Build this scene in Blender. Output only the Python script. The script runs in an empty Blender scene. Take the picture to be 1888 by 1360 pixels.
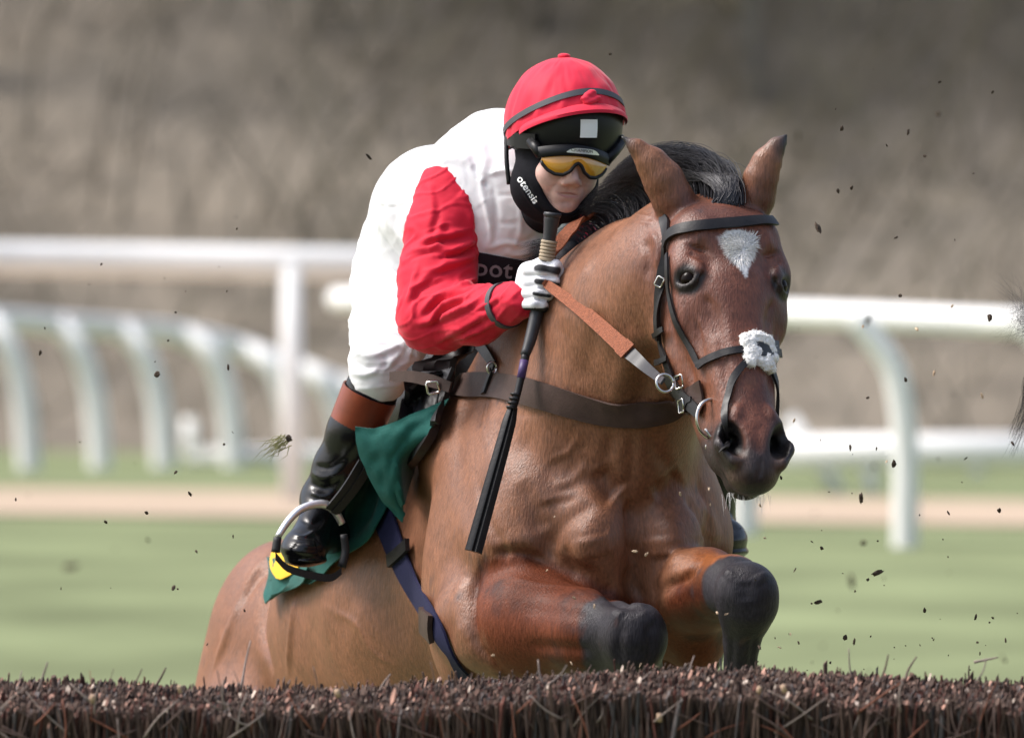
import bpy, math, random
import numpy as np
from mathutils import Vector, Matrix, noise as mnoise
from mathutils.bvhtree import BVHTree

# ------------------------------------------------------------------ camera, sky, sun, exposure
scene = bpy.context.scene
COL = scene.collection
CAM_Y, CAM_Z, FPX = -21.0, 1.9, 21000.0          # lens position and focal length in photo pixels
cam_data = bpy.data.cameras.new('camera')
cam_data.sensor_width = 36.0
cam_data.lens = FPX / 1888.0 * 36.0              # a 400 mm lens
cam_data.clip_start, cam_data.clip_end = 0.5, 2000.0
cam_data.dof.use_dof = True
cam_data.dof.focus_distance = 21.15
cam_data.dof.aperture_fstop = 6.6
cam = bpy.data.objects.new('camera', cam_data)
COL.objects.link(cam)
cam.location = (0, CAM_Y, CAM_Z)
cam.rotation_euler = (math.radians(90), 0, 0)
scene.camera = cam

SUN_EL, SUN_AZ = math.radians(52), math.radians(-88)   # azimuth from +Y towards +X
world = bpy.data.worlds.new('World')
scene.world = world
world.use_nodes = True
wn = world.node_tree
sky = wn.nodes.new('ShaderNodeTexSky')
sky.sky_type = 'NISHITA'
sky.sun_disc = False
sky.sun_elevation = SUN_EL
sky.sun_rotation = SUN_AZ
sky.dust_density = 4.0
sky.air_density = 1.0
hs = wn.nodes.new('ShaderNodeHueSaturation')
hs.inputs['Saturation'].default_value = 0.8          # thin high cloud whitens the sky
wn.links.new(sky.outputs[0], hs.inputs['Color'])
bg = wn.nodes['Background']
bg.inputs['Strength'].default_value = 0.125
wn.links.new(hs.outputs[0], bg.inputs['Color'])
sun_data = bpy.data.lights.new('sun', 'SUN')
sun_data.energy = 1.9
sun_data.angle = math.radians(22)
sun_data.color = (1.0, 0.975, 0.95)
sun = bpy.data.objects.new('sun', sun_data)
COL.objects.link(sun)
sdir = Vector((math.sin(SUN_AZ) * math.cos(SUN_EL), math.cos(SUN_AZ) * math.cos(SUN_EL), math.sin(SUN_EL)))
sun.rotation_euler = sdir.to_track_quat('Z', 'Y').to_euler()
scene.view_settings.view_transform = 'Standard'
scene.view_settings.look = 'None'
scene.view_settings.gamma = 1.0
scene.view_settings.use_curve_mapping = False
scene.view_settings.exposure = 0.98

R = random.Random(7)
NR = np.random.default_rng(11)

# ------------------------------------------------------------------ geometry helpers
def V(px, py, y):
    """point at depth y that stands at photo pixel (px, py)"""
    d = (y - CAM_Y) / FPX
    return np.array([(px - 944) * d, y, CAM_Z - (py - 680) * d])

def unit(v):
    v = np.asarray(v, float)
    return v / np.linalg.norm(v)

class Field:
    """signed distance field on a rectilinear grid; shapes are blended in, then meshed by surface nets"""
    def __init__(s, xs, ys, zs):
        s.ax = [np.asarray(a, np.float32) for a in (xs, ys, zs)]
        s.D = np.full([len(a) for a in s.ax], 1.0, np.float32)
    def block(s, lo, hi, pad):
        sl, g = [], []
        for i in range(3):
            a = int(np.searchsorted(s.ax[i], lo[i] - pad)); b = int(np.searchsorted(s.ax[i], hi[i] + pad))
            if b - a < 1: return None, None
            sl.append(slice(a, b)); g.append(s.ax[i][a:b])
        return tuple(sl), (g[0][:, None, None], g[1][None, :, None], g[2][None, None, :])
    def blend(s, sl, d, k, op):
        A = s.D[sl]
        if op < 0:
            d = -d
            if k > 0:
                h = np.maximum(k - np.abs(A - d), 0) / k
                s.D[sl] = np.maximum(A, d) + h * h * (k * .25)
            else: s.D[sl] = np.maximum(A, d)
        else:
            if k > 0:
                h = np.maximum(k - np.abs(A - d), 0) / k
                s.D[sl] = np.minimum(A, d) - h * h * (k * .25)
            else: s.D[sl] = np.minimum(A, d)
    def ell(s, c, r, rot=None, k=.03, op=1):
        """ellipsoid; rot = 3 rows, the axes of the radii"""
        c = np.asarray(c, float); r = np.asarray(r, float)
        M = np.eye(3) if rot is None else np.asarray(rot, float)
        e = np.sqrt(((M * r[:, None]) ** 2).sum(0))
        sl, g = s.block(c - e, c + e, k + .03)
        if sl is None: return
        X, Y, Z = g[0] - c[0], g[1] - c[1], g[2] - c[2]
        k0 = 0; k1 = 0
        for i in range(3):
            q = X * np.float32(M[i][0]) + Y * np.float32(M[i][1]) + Z * np.float32(M[i][2])
            q = q * np.float32(1 / r[i]); k0 = k0 + q * q
            q = q * np.float32(1 / r[i]); k1 = k1 + q * q
        k0 = np.sqrt(k0); k1 = np.sqrt(k1) + 1e-6
        s.blend(sl, (k0 * (k0 - 1) / k1).astype(np.float32), k, op)
    def cap(s, a, b, ra, rb, k=.03, op=1, side=None, fa=1.0, fb=None):
        """tapered capsule; with side given the section is elliptical, fa/fb = radius along side over radius ra/rb"""
        a = np.asarray(a, float); b = np.asarray(b, float)
        fb = fa if fb is None else fb
        m = max(ra * max(1, fa), rb * max(1, fb))
        sl, g = s.block(np.minimum(a, b) - m, np.maximum(a, b) + m, k + .03)
        if sl is None: return
        ab = b - a; L2 = float(ab @ ab)
        X, Y, Z = g[0] - a[0], g[1] - a[1], g[2] - a[2]
        t = np.clip((X * np.float32(ab[0]) + Y * np.float32(ab[1]) + Z * np.float32(ab[2])) / np.float32(L2), 0, 1)
        X = X - t * np.float32(ab[0]); Y = Y - t * np.float32(ab[1]); Z = Z - t * np.float32(ab[2])
        r = ra + (rb - ra) * t
        d2 = X * X + Y * Y + Z * Z
        if side is None:
            d = np.sqrt(d2) - r
        else:
            u = unit(ab); sd = np.asarray(side, float); sd = unit(sd - u * (sd @ u))
            q = X * np.float32(sd[0]) + Y * np.float32(sd[1]) + Z * np.float32(sd[2])
            f = fa + (fb - fa) * t
            rest = np.maximum(d2 - q * q, 0)
            k0 = np.sqrt(rest + q * q / (f * f)) / r
            k1 = np.sqrt(rest + q * q / (f * f * f * f)) / (r * r) + 1e-6
            d = k0 * (k0 - 1) / k1
        s.blend(sl, d.astype(np.float32), k, op)
    def chain(s, pts, rs, k=.03, op=1, side=None, f=None):
        for i in range(len(pts) - 1):
            s.cap(pts[i], pts[i + 1], rs[i], rs[i + 1], k, op, side,
                  1.0 if f is None else f[i], 1.0 if f is None else f[i + 1])
    def mesh(s, smooth=2):
        S = s.D < 0
        c = np.zeros([n - 1 for n in S.shape], np.uint8)
        for i in (0, 1):
            for j in (0, 1):
                for k in (0, 1):
                    c += S[i:i - 1 or None, j:j - 1 or None, k:k - 1 or None]
        act = (c > 0) & (c < 8)
        idx = np.argwhere(act); n = len(idx)
        ids = np.full(act.shape, -1, np.int32); ids[act] = np.arange(n, dtype=np.int32)
        acc = np.zeros((n, 3)); cnt = np.zeros(n)
        ii, jj, kk = idx.T
        co = [(a, b, d) for a in (0, 1) for b in (0, 1) for d in (0, 1)]
        val = {q: s.D[ii + q[0], jj + q[1], kk + q[2]].astype(float) for q in co}
        for q in co:
            for ax in range(3):
                if q[ax]: continue
                p = list(q); p[ax] = 1; p = tuple(p)
                v0, v1 = val[q], val[p]
                m = (v0 < 0) != (v1 < 0)
                t = v0[m] / (v0[m] - v1[m])
                P = np.empty((m.sum(), 3))
                for d, I in enumerate((ii, jj, kk)):
                    A = s.ax[d]
                    if d == ax: P[:, d] = A[I[m]] + t * (A[I[m] + 1] - A[I[m]])
                    else: P[:, d] = A[I[m] + q[d]]
                acc[m] += P; cnt[m] += 1
        verts = acc / cnt[:, None]
        quads = []
        for ax in range(3):
            o = [x for x in range(3) if x != ax]
            s0 = [slice(1, -1)] * 3; s1 = [slice(1, -1)] * 3
            s0[ax] = slice(0, -1); s1[ax] = slice(1, None)
            A, B = S[tuple(s0)], S[tuple(s1)]
            e = np.argwhere(A != B)
            if not len(e): continue
            base = e + 1; base[:, ax] -= 1
            neg = A[tuple(e.T)]
            q = []
            for d1, d2 in ((-1, -1), (0, -1), (0, 0), (-1, 0)):
                p = base.copy(); p[:, o[0]] += d1; p[:, o[1]] += d2
                q.append(ids[tuple(p.T)])
            q = np.array(q).T
            flip = neg if ax != 1 else ~neg
            q[~flip] = q[~flip][:, ::-1]
            quads.append(q)
        quads = np.concatenate(quads)
        quads = quads[(quads >= 0).all(1)]
        sc = Sculpt(verts, quads)
        sc.relax(smooth)
        return sc

class Sculpt:
    """mesh under work: strokes raise ridges and press grooves, colours are laid on the vertices"""
    def __init__(s, verts, faces):
        s.v = verts; s.f = faces; s.base = None; s.bvh = None
    def relax(s, n, w=.5):
        e = np.concatenate([s.f[:, [i, (i + 1) % 4]] for i in range(4)])
        N = len(s.v)
        cnt = np.bincount(e[:, 0], minlength=N) + np.bincount(e[:, 1], minlength=N)
        for _ in range(n):
            new = np.empty_like(s.v)
            for d in range(3):
                new[:, d] = (np.bincount(e[:, 0], s.v[e[:, 1], d], N) + np.bincount(e[:, 1], s.v[e[:, 0], d], N)) / np.maximum(cnt, 1)
            s.v = s.v * (1 - w) + new * w
    def normals(s):
        a, b, c, d = (s.v[s.f[:, i]] for i in range(4))
        fn = np.cross(c - a, d - b)
        N = len(s.v); vn = np.zeros((N, 3))
        for i in range(4):
            for j in range(3): vn[:, j] += np.bincount(s.f[:, i], fn[:, j], N)
        vn /= np.linalg.norm(vn, axis=1)[:, None] + 1e-12
        return vn
    def snap(s):
        s.vn = s.normals()
        s.bvh = BVHTree.FromPolygons([tuple(p) for p in s.v], [tuple(q) for q in s.f.tolist()])
        return s
    def hit(s, px, py):
        return ray(s.bvh, px, py)
    def path(s, pts, n=0):
        """photo points -> points on the surface (3-tuples of floats are taken as world points)"""
        out = []
        for p in spline(pts, n) if n else pts:
            if len(p) == 3: out.append(np.asarray(p, float)); continue
            h = s.hit(*p)
            if h is not None: out.append(h[0])
        return np.array(out)
    def dist(s, P, w):
        lo, hi = P.min(0) - w, P.max(0) + w
        m = np.nonzero(((s.v > lo) & (s.v < hi)).all(1))[0]
        q = s.v[m]; best = np.full(len(m), 1e9); tt = np.zeros(len(m))
        if len(P) == 1:
            return m, np.linalg.norm(q - P[0], axis=1), tt
        for i in range(len(P) - 1):
            ab = P[i + 1] - P[i]
            t = np.clip(((q - P[i]) @ ab) / (ab @ ab + 1e-12), 0, 1)
            d = np.linalg.norm(q - P[i] - t[:, None] * ab, axis=1)
            b = d < best; best[b] = d[b]; tt[b] = (i + t[b]) / (len(P) - 1)
        return m, best, tt
    def stroke(s, pts, w, amp, n=0, taper=True, sharp=2.0):
        P = s.path(pts, n)
        if len(P) < 1: return
        m, d, t = s.dist(P, w * 2.6)
        k = np.exp(-np.power(d / w, sharp))
        if taper and len(P) > 1: k *= np.clip(np.sin(np.pi * np.clip(t, .03, .97)) * 1.6, 0, 1)
        s.v[m] += s.vn[m] * (amp * k)[:, None]
    def fold(s, pts, w, amp, n=0):
        """a cloth fold: a ridge with a sharper valley beside it (below/right of the drawn line)"""
        s.stroke(pts, w, amp, n)
        q = [(p[0] + w * 650, p[1] + w * 900) for p in pts]
        s.stroke(q, w * .7, -amp * .9, n)
    def near(s, pts, w, soft=.3, n=0):
        """0..1 mask within w of a stroke"""
        P = s.path(pts, n)
        out = np.zeros(len(s.v))
        if len(P) == 0: return out
        m, d, t = s.dist(P, w * (1 + soft))
        out[m] = np.clip((w * (1 + soft) - d) / (w * soft * 2 + 1e-9), 0, 1)
        return out
    def pix(s):
        d = (s.v[:, 1] - CAM_Y) / FPX
        return s.v[:, 0] / d + 944, 680 - (s.v[:, 2] - CAM_Z) / d
    def build(s, name, mat, parent=None, attrs=None, keep=None):
        v, f = s.v, s.f
        if keep is not None:
            f = f[keep[f].all(1)]
            used = np.zeros(len(v), bool); used[f.ravel()] = True
            mp = np.cumsum(used) - 1
            v = v[used]; f = mp[f]
            attrs = {k: a[used] for k, a in (attrs or {}).items()}
        return mesh_obj(name, v, f, mat, parent, attrs, smooth=True)

def mesh_obj(name, v, f, mat, parent=None, attrs=None, smooth=False):
    me = bpy.data.meshes.new(name)
    v = np.asarray(v, np.float32)
    if isinstance(f, np.ndarray):
        nf, k = f.shape
        me.vertices.add(len(v)); me.vertices.foreach_set('co', v.ravel())
        me.loops.add(nf * k); me.loops.foreach_set('vertex_index', f.astype(np.int32).ravel())
        me.polygons.add(nf)
        me.polygons.foreach_set('loop_start', np.arange(0, nf * k, k, dtype=np.int32))
        me.update(calc_edges=True)
    else:
        me.from_pydata([tuple(map(float, p)) for p in v], [], [tuple(q) for q in f]); me.update()
    for k, a in (attrs or {}).items():
        a = np.asarray(a, np.float32)
        if a.ndim == 1:
            at = me.attributes.new(k, 'FLOAT', 'POINT'); at.data.foreach_set('value', a)
        else:
            at = me.attributes.new(k, 'FLOAT_COLOR', 'POINT')
            at.data.foreach_set('color', np.concatenate([a, np.ones((len(a), 1), np.float32)], 1).ravel())
    if smooth:
        me.polygons.foreach_set('use_smooth', np.ones(len(me.polygons), bool))
    me.validate()
    if mat: me.materials.append(M(mat) if isinstance(mat, str) else mat)
    o = bpy.data.objects.new(name, me); COL.objects.link(o)
    if parent is not None: attach(o, parent)
    return o

def attach(o, parent):
    o.parent = parent
    if parent.type == 'EMPTY':
        o.matrix_parent_inverse = Matrix.Translation(parent.location).inverted()
    return o

def thing(name, label, cat, loc, group=None):
    o = bpy.data.objects.new(name, None); COL.objects.link(o)
    o.empty_display_size = .1
    o.location = tuple(float(x) for x in loc)
    return tag(o, label, cat, group)
def tag(o, label=None, cat=None, group=None, kind=None):
    if label: o['label'] = label
    if cat: o['category'] = cat
    if group: o['group'] = group
    if kind: o['kind'] = kind
    return o

def ray(bvh, px, py, y0=-3.0):
    o = Vector(V(px, py, y0)); d = Vector(((px - 944) / FPX, 1, -(py - 680) / FPX)).normalized()
    h = bvh.ray_cast(o, d)
    if h[0] is None: return None
    return np.array(h[0]), np.array(h[1])

def spline(pts, n):
    """Catmull-Rom through pts, n steps per span"""
    P = [np.asarray(p, float) for p in pts]
    if len(P) < 3:
        return [P[0] + (P[-1] - P[0]) * t for t in np.linspace(0, 1, n + 1)] if len(P) == 2 else P
    out = []
    for i in range(len(P) - 1):
        p0 = P[i - 1] if i else 2 * P[0] - P[1]
        p1, p2 = P[i], P[i + 1]
        p3 = P[i + 2] if i + 2 < len(P) else 2 * P[-1] - P[-2]
        for t in np.arange(n) / n:
            out.append(.5 * (2 * p1 + (p2 - p0) * t + (2 * p0 - 5 * p1 + 4 * p2 - p3) * t * t + (3 * p1 - p0 - 3 * p2 + p3) * t ** 3))
    out.append(P[-1])
    return out

def tube_data(path, radii, sides=8, caps=True):
    P = [np.asarray(p, float) for p in path]
    n = len(P); radii = [radii] * n if np.isscalar(radii) else list(radii)
    T = [unit(P[min(i + 1, n - 1)] - P[max(i - 1, 0)] + 1e-9) for i in range(n)]
    ref = np.array([0, 0, 1.]) if abs(T[0][2]) < .9 else np.array([1., 0, 0])
    a = unit(np.cross(T[0], ref)); v, f = [], []
    for i in range(n):
        a = unit(a - T[i] * (a @ T[i])); b = np.cross(T[i], a)
        for j in range(sides):
            th = 2 * math.pi * j / sides
            v.append(P[i] + radii[i] * (math.cos(th) * a + math.sin(th) * b))
    for i in range(n - 1):
        for j in range(sides):
            k = (j + 1) % sides
            f.append((i * sides + j, i * sides + k, (i + 1) * sides + k, (i + 1) * sides + j))
    if caps:
        f.append(tuple(range(sides))[::-1]); f.append(tuple((n - 1) * sides + j for j in range(sides)))
    return v, f
def tube(name, path, radii, mat, parent=None, sides=10, steps=0):
    if steps: 
        k = len(path); path = spline(path, steps)
        if not np.isscalar(radii): radii = np.interp(np.linspace(0, k - 1, len(path)), np.arange(k), radii)
    v, f = tube_data(path, radii, sides)
    return mesh_obj(name, v, f, mat, parent, smooth=True)

def shell(name, grid, nrm, thick, mat, parent=None, edge=.5, smooth=True, attrs=None):
    """grid of points (n x m x 3) thickened along nrm into a closed strip with rounded edges"""
    G = np.asarray(grid, float); N = np.asarray(nrm, float)
    n, m = G.shape[:2]
    top = G + N * thick; bot = G
    # pull the rim of the top in a little so the edge rolls over
    mid = G + N * thick * .55
    v = np.concatenate([top.reshape(-1, 3), bot.reshape(-1, 3)])
    f = []
    I = lambda i, j: i * m + j
    o = n * m
    for i in range(n - 1):
        for j in range(m - 1):
            f.append((I(i, j), I(i, j + 1), I(i + 1, j + 1), I(i + 1, j)))
            f.append((o + I(i, j), o + I(i + 1, j), o + I(i + 1, j + 1), o + I(i, j + 1)))
    for i in range(n - 1):
        f.append((I(i, 0), I(i + 1, 0), o + I(i + 1, 0), o + I(i, 0)))
        f.append((I(i, m - 1), o + I(i, m - 1), o + I(i + 1, m - 1), I(i + 1, m - 1)))
    for j in range(m - 1):
        f.append((I(0, j), o + I(0, j), o + I(0, j + 1), I(0, j + 1)))
        f.append((I(n - 1, j), I(n - 1, j + 1), o + I(n - 1, j + 1), o + I(n - 1, j)))
    ob = mesh_obj(name, v, f, mat, parent, smooth=smooth, attrs=attrs)
    if smooth:
        md = ob.modifiers.new('edge', 'EDGE_SPLIT'); md.split_angle = math.radians(50)
    return ob

def strap(name, sc, pts, width, mat, parent=None, thick=.004, off=.001, m=5, n=6, snapw=True):
    """leather strap laid on the surface of sculpt sc along photo points (or world points)"""
    if all(len(p) == 2 for p in pts):
        C = [sc.hit(*p) for p in spline(pts, n)]
        C = [c[0] for c in C if c is not None]
    else:
        C = []
        for p in spline([(p if len(p) == 3 else sc.hit(*p)[0]) for p in pts], n):
            h = sc.bvh.find_nearest(Vector(p)); C.append(np.array(h[0]))
    k = len(C)
    W = np.interp(np.linspace(0, 1, k), np.linspace(0, 1, len(width)), width) if not np.isscalar(width) else [width] * k
    G, Nn = [], []
    for i in range(k):
        t = unit(C[min(i + 1, k - 1)] - C[max(i - 1, 0)])
        nn = np.array(sc.bvh.find_nearest(Vector(C[i]))[1])
        s = unit(np.cross(t, nn)); row, rn = [], []
        for j in np.linspace(-.5, .5, m):
            p = C[i] + s * W[i] * j
            if snapw:
                h = sc.bvh.find_nearest(Vector(p)); q = np.array(h[0]); nq = np.array(h[1])
            else: q, nq = p, nn
            row.append(q); rn.append(nq)
        G.append(row); Nn.append(rn)
    G, Nn = np.array(G), np.array(Nn)
    for _ in range(2):                                     # leather bridges small hollows
        G[1:-1] = G[1:-1] * .5 + (G[:-2] + G[2:]) * .25
        Nn[1:-1] = Nn[1:-1] * .5 + (Nn[:-2] + Nn[2:]) * .25
    Nn /= np.linalg.norm(Nn, axis=2)[..., None]
    return shell(name, G + Nn * off, Nn, thick, mat, parent)

def band(name, path, side, width, thick, mat, parent=None, n=6, m=3):
    """free-hanging strap along world points; side = direction(s) of its width"""
    k0 = len(path)
    C = np.array(spline(path, n)); k = len(C)
    sd = np.array(side, float)
    if sd.ndim == 1: sd = np.repeat(sd[None], k0, 0)
    S = np.array([np.interp(np.linspace(0, k0 - 1, k), np.arange(k0), sd[:, d]) for d in range(3)]).T
    W = np.interp(np.linspace(0, 1, k), np.linspace(0, 1, len(width)), width) if not np.isscalar(width) else np.full(k, width)
    G, Nn = [], []
    for i in range(k):
        t = unit(C[min(i + 1, k - 1)] - C[max(i - 1, 0)])
        s = unit(S[i] - t * (S[i] @ t)); nn = np.cross(t, s)
        if nn[1] > 0: nn = -nn
        G.append([C[i] + s * W[i] * j for j in np.linspace(-.5, .5, m)]); Nn.append([nn] * m)
    return shell(name, np.array(G), np.array(Nn), thick, mat, parent)

def torus(name, c, ax, R_, r, mat, parent=None, squash=1.0, a0=0, a1=360, up=None, n=28):
    ax = unit(ax); up = np.array([0, 0, 1.]) if up is None else np.asarray(up, float)
    e2 = unit(up - ax * (up @ ax)); e1 = np.cross(e2, ax)
    full = a1 - a0 >= 360
    P = [np.asarray(c) + R_ * (math.cos(math.radians(t)) * e1 + squash * math.sin(math.radians(t)) * e2)
         for t in np.linspace(a0, a1, n + 1)]
    return tube(name, P, r, mat, parent, sides=8)

# ------------------------------------------------------------------ materials
MATS = {}
def M(name): return MATS[name]
def mat(name, col, rough=.6, metal=0.0, spec=.5, noise=0.0, nscale=40, bump=0.0, bscale=200, sheen=0.0, coat=0.0,
        stretch=(1, 1, 1), attr=None, emit=0.0, alpha=1.0, trans=0.0, tint=None):
    m = bpy.data.materials.new(name); m.use_nodes = True
    nt = m.node_tree; N, L = nt.nodes, nt.links
    b = N['Principled BSDF']
    b.inputs['Roughness'].default_value = rough
    b.inputs['Metallic'].default_value = metal
    b.inputs['Specular IOR Level'].default_value = spec
    if sheen:
        b.inputs['Sheen Weight'].default_value = sheen; b.inputs['Sheen Roughness'].default_value = .4
        if tint: b.inputs['Sheen Tint'].default_value = (*tint, 1)
    if coat:
        b.inputs['Coat Weight'].default_value = coat; b.inputs['Coat Roughness'].default_value = .15
    if trans: b.inputs['Transmission Weight'].default_value = trans
    tc = N.new('ShaderNodeTexCoord'); mp = N.new('ShaderNodeMapping')
    mp.inputs['Scale'].default_value = stretch
    L.new(tc.outputs['Object'], mp.inputs[0])
    src = None
    if attr:
        at = N.new('ShaderNodeAttribute'); at.attribute_name = attr; src = at.outputs['Color']
    if noise:
        nz = N.new('ShaderNodeTexNoise'); nz.inputs['Scale'].default_value = nscale; nz.inputs['Detail'].default_value = 5
        L.new(mp.outputs[0], nz.inputs['Vector'])
        mr = N.new('ShaderNodeMapRange'); mr.inputs['From Min'].default_value = .25; mr.inputs['From Max'].default_value = .75
        mr.inputs['To Min'].default_value = 1 - noise; mr.inputs['To Max'].default_value = 1 + noise
        L.new(nz.outputs['Fac'], mr.inputs['Value'])
        mx = N.new('ShaderNodeMix'); mx.data_type = 'RGBA'; mx.blend_type = 'MULTIPLY'
        mx.inputs['Factor'].default_value = 1
        if src: L.new(src, mx.inputs['A'])
        else: mx.inputs['A'].default_value = (*col, 1)
        L.new(mr.outputs[0], mx.inputs['B']); src = mx.outputs['Result']
    if src: L.new(src, b.inputs['Base Color'])
    else: b.inputs['Base Color'].default_value = (*col, 1)
    if bump:
        nb = N.new('ShaderNodeTexNoise'); nb.inputs['Scale'].default_value = bscale; nb.inputs['Detail'].default_value = 3
        L.new(mp.outputs[0], nb.inputs['Vector'])
        bp = N.new('ShaderNodeBump'); bp.inputs['Strength'].default_value = bump; bp.inputs['Distance'].default_value = .004
        L.new(nb.outputs['Fac'], bp.inputs['Height']); L.new(bp.outputs[0], b.inputs['Normal'])
    MATS[name] = m
    return m

def srgb(r, g, b):
    return tuple(((c / 255 / 12.92) if c / 255 <= .04045 else ((c / 255 + .055) / 1.055) ** 2.4) for c in (r, g, b))
# ------------------------------------------------------------------ ground, track, wood
def smooth01(a, b, x):
    t = np.clip((x - a) / (b - a), 0, 1); return t * t * (3 - 2 * t)
def gz(x, y):
    x = np.asarray(x, float); y = np.asarray(y, float)
    z = 1.08 * smooth01(-2, 32, y) + .04 * smooth01(30, 70, y)
    z = z + .012 * np.clip(-x, -12, 12) * smooth01(10, 40, y)
    return z
mat('grass_turf', (.185, .212, .112), rough=.95, spec=.05, noise=.34, nscale=.7, bump=.5, bscale=30)
mat('sand', (.44, .34, .25), rough=.9, spec=.2, noise=.12, nscale=1.2, bump=.4, bscale=40)
mat('leaf_litter', (.24, .205, .163), rough=.95, spec=.1, noise=.28, nscale=.2, bump=.5, bscale=6)
mat('bark', (.15, .13, .108), rough=.9, spec=.2, noise=.35, nscale=6, bump=.6, bscale=25, stretch=(1, 1, .25))
mat('bark_grey', (.19, .172, .15), rough=.9, spec=.2, noise=.35, nscale=6, bump=.6, bscale=25, stretch=(1, 1, .25))
mat('twig_brown', (.235, .202, .162), rough=.9, spec=.2, noise=.3, nscale=2)
mat('twig_olive', (.24, .208, .145), rough=.9, spec=.2, noise=.3, nscale=2)
mat('white_rail', (.80, .79, .77), rough=.4, spec=.4, noise=.05, nscale=3)

def sheet(name, xs, ys, zf, material, dz=0.0):
    X, Y = np.meshgrid(xs, ys, indexing='ij')
    v = np.stack([X, Y, zf(X, Y) + dz], -1).reshape(-1, 3)
    n, m = len(xs), len(ys)
    i, j = np.meshgrid(np.arange(n - 1), np.arange(m - 1), indexing='ij')
    a = (i * m + j).ravel()
    return tag(mesh_obj(name, v, np.stack([a, a + m, a + m + 1, a + 1], 1), material, smooth=True), kind='structure')
xs_g = np.concatenate([[-600, -300, -150, -80, -50], np.linspace(-40, 40, 61), [50, 80, 150, 300, 600]])
ys_g = np.concatenate([[-700, -300, -120, -60, -30], np.linspace(-24, 80, 105), [100, 150, 250, 500, 900]])
sheet('ground', xs_g, ys_g, gz, 'grass_turf')
xs_s = np.linspace(-60, 60, 81)
t_ = np.linspace(0, 1, 16)
S_y0 = lambda x: 39.8 - .10 * x + .35 * np.sin(x * .6); S_y1 = lambda x: 51.0 - .10 * x + .4 * np.sin(x * .45 + 1)
vv = [(x, S_y0(x) + (S_y1(x) - S_y0(x)) * t, float(gz(x, S_y0(x) + (S_y1(x) - S_y0(x)) * t)) + .012) for x in xs_s for t in t_]
ff = np.array([(i * 16 + j, (i + 1) * 16 + j, (i + 1) * 16 + j + 1, i * 16 + j + 1) for i in range(80) for j in range(15)])
tag(mesh_obj('sand_track', vv, ff, 'sand', smooth=True), kind='structure')
# wooded bank behind the course
def bank_z(x, y):
    b = np.array([[mnoise.fractal(Vector((float(a) * .12, float(c) * .12, 0)), 1, 2, 4) for a, c in zip(r, q)] for r, q in zip(x, y)])
    return gz(x, y) - .35 + .62 * np.clip(y - 80, 0, None) + b * np.clip((y - 80) / 8, 0, 1) * .12
sheet('wooded_bank', np.linspace(-70, 70, 141), np.linspace(79.5, 135, 60), bank_z, 'leaf_litter')

def bank(x, y): return float(bank_z(np.array([[x]]), np.array([[y]]))[0, 0])
# bare trees on the bank: trunk and crown of limbs and twigs
def bare_tree(x, y, h, lean, rad, material, seed, group, label):
    r = random.Random(seed)
    z0 = bank(x, y) - .3
    t = thing('tree', label, 'tree', (x, y, z0), group)
    base = np.array([x, y, z0])
    P = [base + np.array([lean * h * s + .12 * h * (r.random() - .5) * s * .4, (r.random() - .5) * .05 * h * s, h * s]) for s in (0, .18, .4, .65, 1)]
    tube('trunk', P, [rad * 1.25, rad, rad * .8, rad * .55, rad * .18], material, t, sides=9, steps=4)
    vs, fs, o = [], [], 0
    def add(path, radii, sides=5):
        nonlocal o
        v, f = tube_data(path, radii, sides, False); vs.extend(v); fs.extend([tuple(i + o for i in q) for q in f]); o += len(v)
    for k in range(r.randint(12, 17)):
        s = .12 + .8 * r.random(); i = s * 4
        p0 = np.array(spline(P, 4)[int(i * 4)]); L = h * (.18 + .28 * r.random()) * (1.1 - s * .6)
        az = r.random() * 6.283; d = np.array([math.cos(az), math.sin(az) * .8, .35 + .5 * r.random()])
        p1 = p0 + d * L * .5 + np.array([0, 0, .05 * L]); p2 = p0 + d * L + np.array([r.uniform(-.2, .2), 0, r.uniform(-.1, .25)]) * L
        add([p0, p1, p2], [rad * .34, rad * .2, rad * .05])
        for _ in range(9):
            u = r.random(); q0 = p1 + (p2 - p1) * u if r.random() < .6 else p0 + (p1 - p0) * (.3 + .7 * u)
            e = np.array([r.gauss(0, 1), r.gauss(0, 1), r.gauss(.2, .8)]); e = e / np.linalg.norm(e) * L * (.25 + .35 * r.random())
            q1 = q0 + e * .5 + np.array([0, 0, .03]); q2 = q0 + e
            add([q0, q1, q2], [.035, .022, .006], 3)
            for _ in range(5):
                g = np.array([r.gauss(0, 1), r.gauss(0, 1), r.gauss(.1, .8)]) * L * .16
                w0 = q0 + e * r.random(); add([w0, w0 + g], [.014, .003], 3)
    mesh_obj('crown', vs, fs, 'twig_olive' if seed % 3 == 0 else 'twig_brown', t, smooth=True)
    return t
rt_ = random.Random(5)
TREES = [(-5.6, 86, .18, .38, 'bark'), (-4.9, 90, .20, .46, 'bark'), (-4.0, 88, .13, .36, 'bark'), (-3.2, 93, .24, -.12, 'bark'), (-2.2, 88, .18, .25, 'bark'),
         (-1.1, 95, .22, -.2, 'bark_grey'), (.2, 87, .16, .1, 'bark'), (1.2, 92, .2, .2, 'bark'), (2.3, 86, .15, -.1, 'bark_grey'), (3.0, 91, .22, .12, 'bark'),
         (4.1, 88, .17, -.15, 'bark'), (5.1, 94, .24, .1, 'bark'), (6.2, 87, .2, -.2, 'bark'), (-7.2, 92, .3, .2, 'bark'), (-8.6, 88, .28, -.1, 'bark_grey'), (7.6, 92, .26, .15, 'bark'), (9.0, 88, .24, -.1, 'bark'),
         (-6.4, 99, .3, .3, 'bark'), (-2.6, 101, .28, .15, 'bark'), (2.0, 100, .28, -.2, 'bark'), (6.0, 101, .3, .1, 'bark')]
ORD = sorted(range(len(TREES)), key=lambda i: TREES[i][0])
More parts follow.
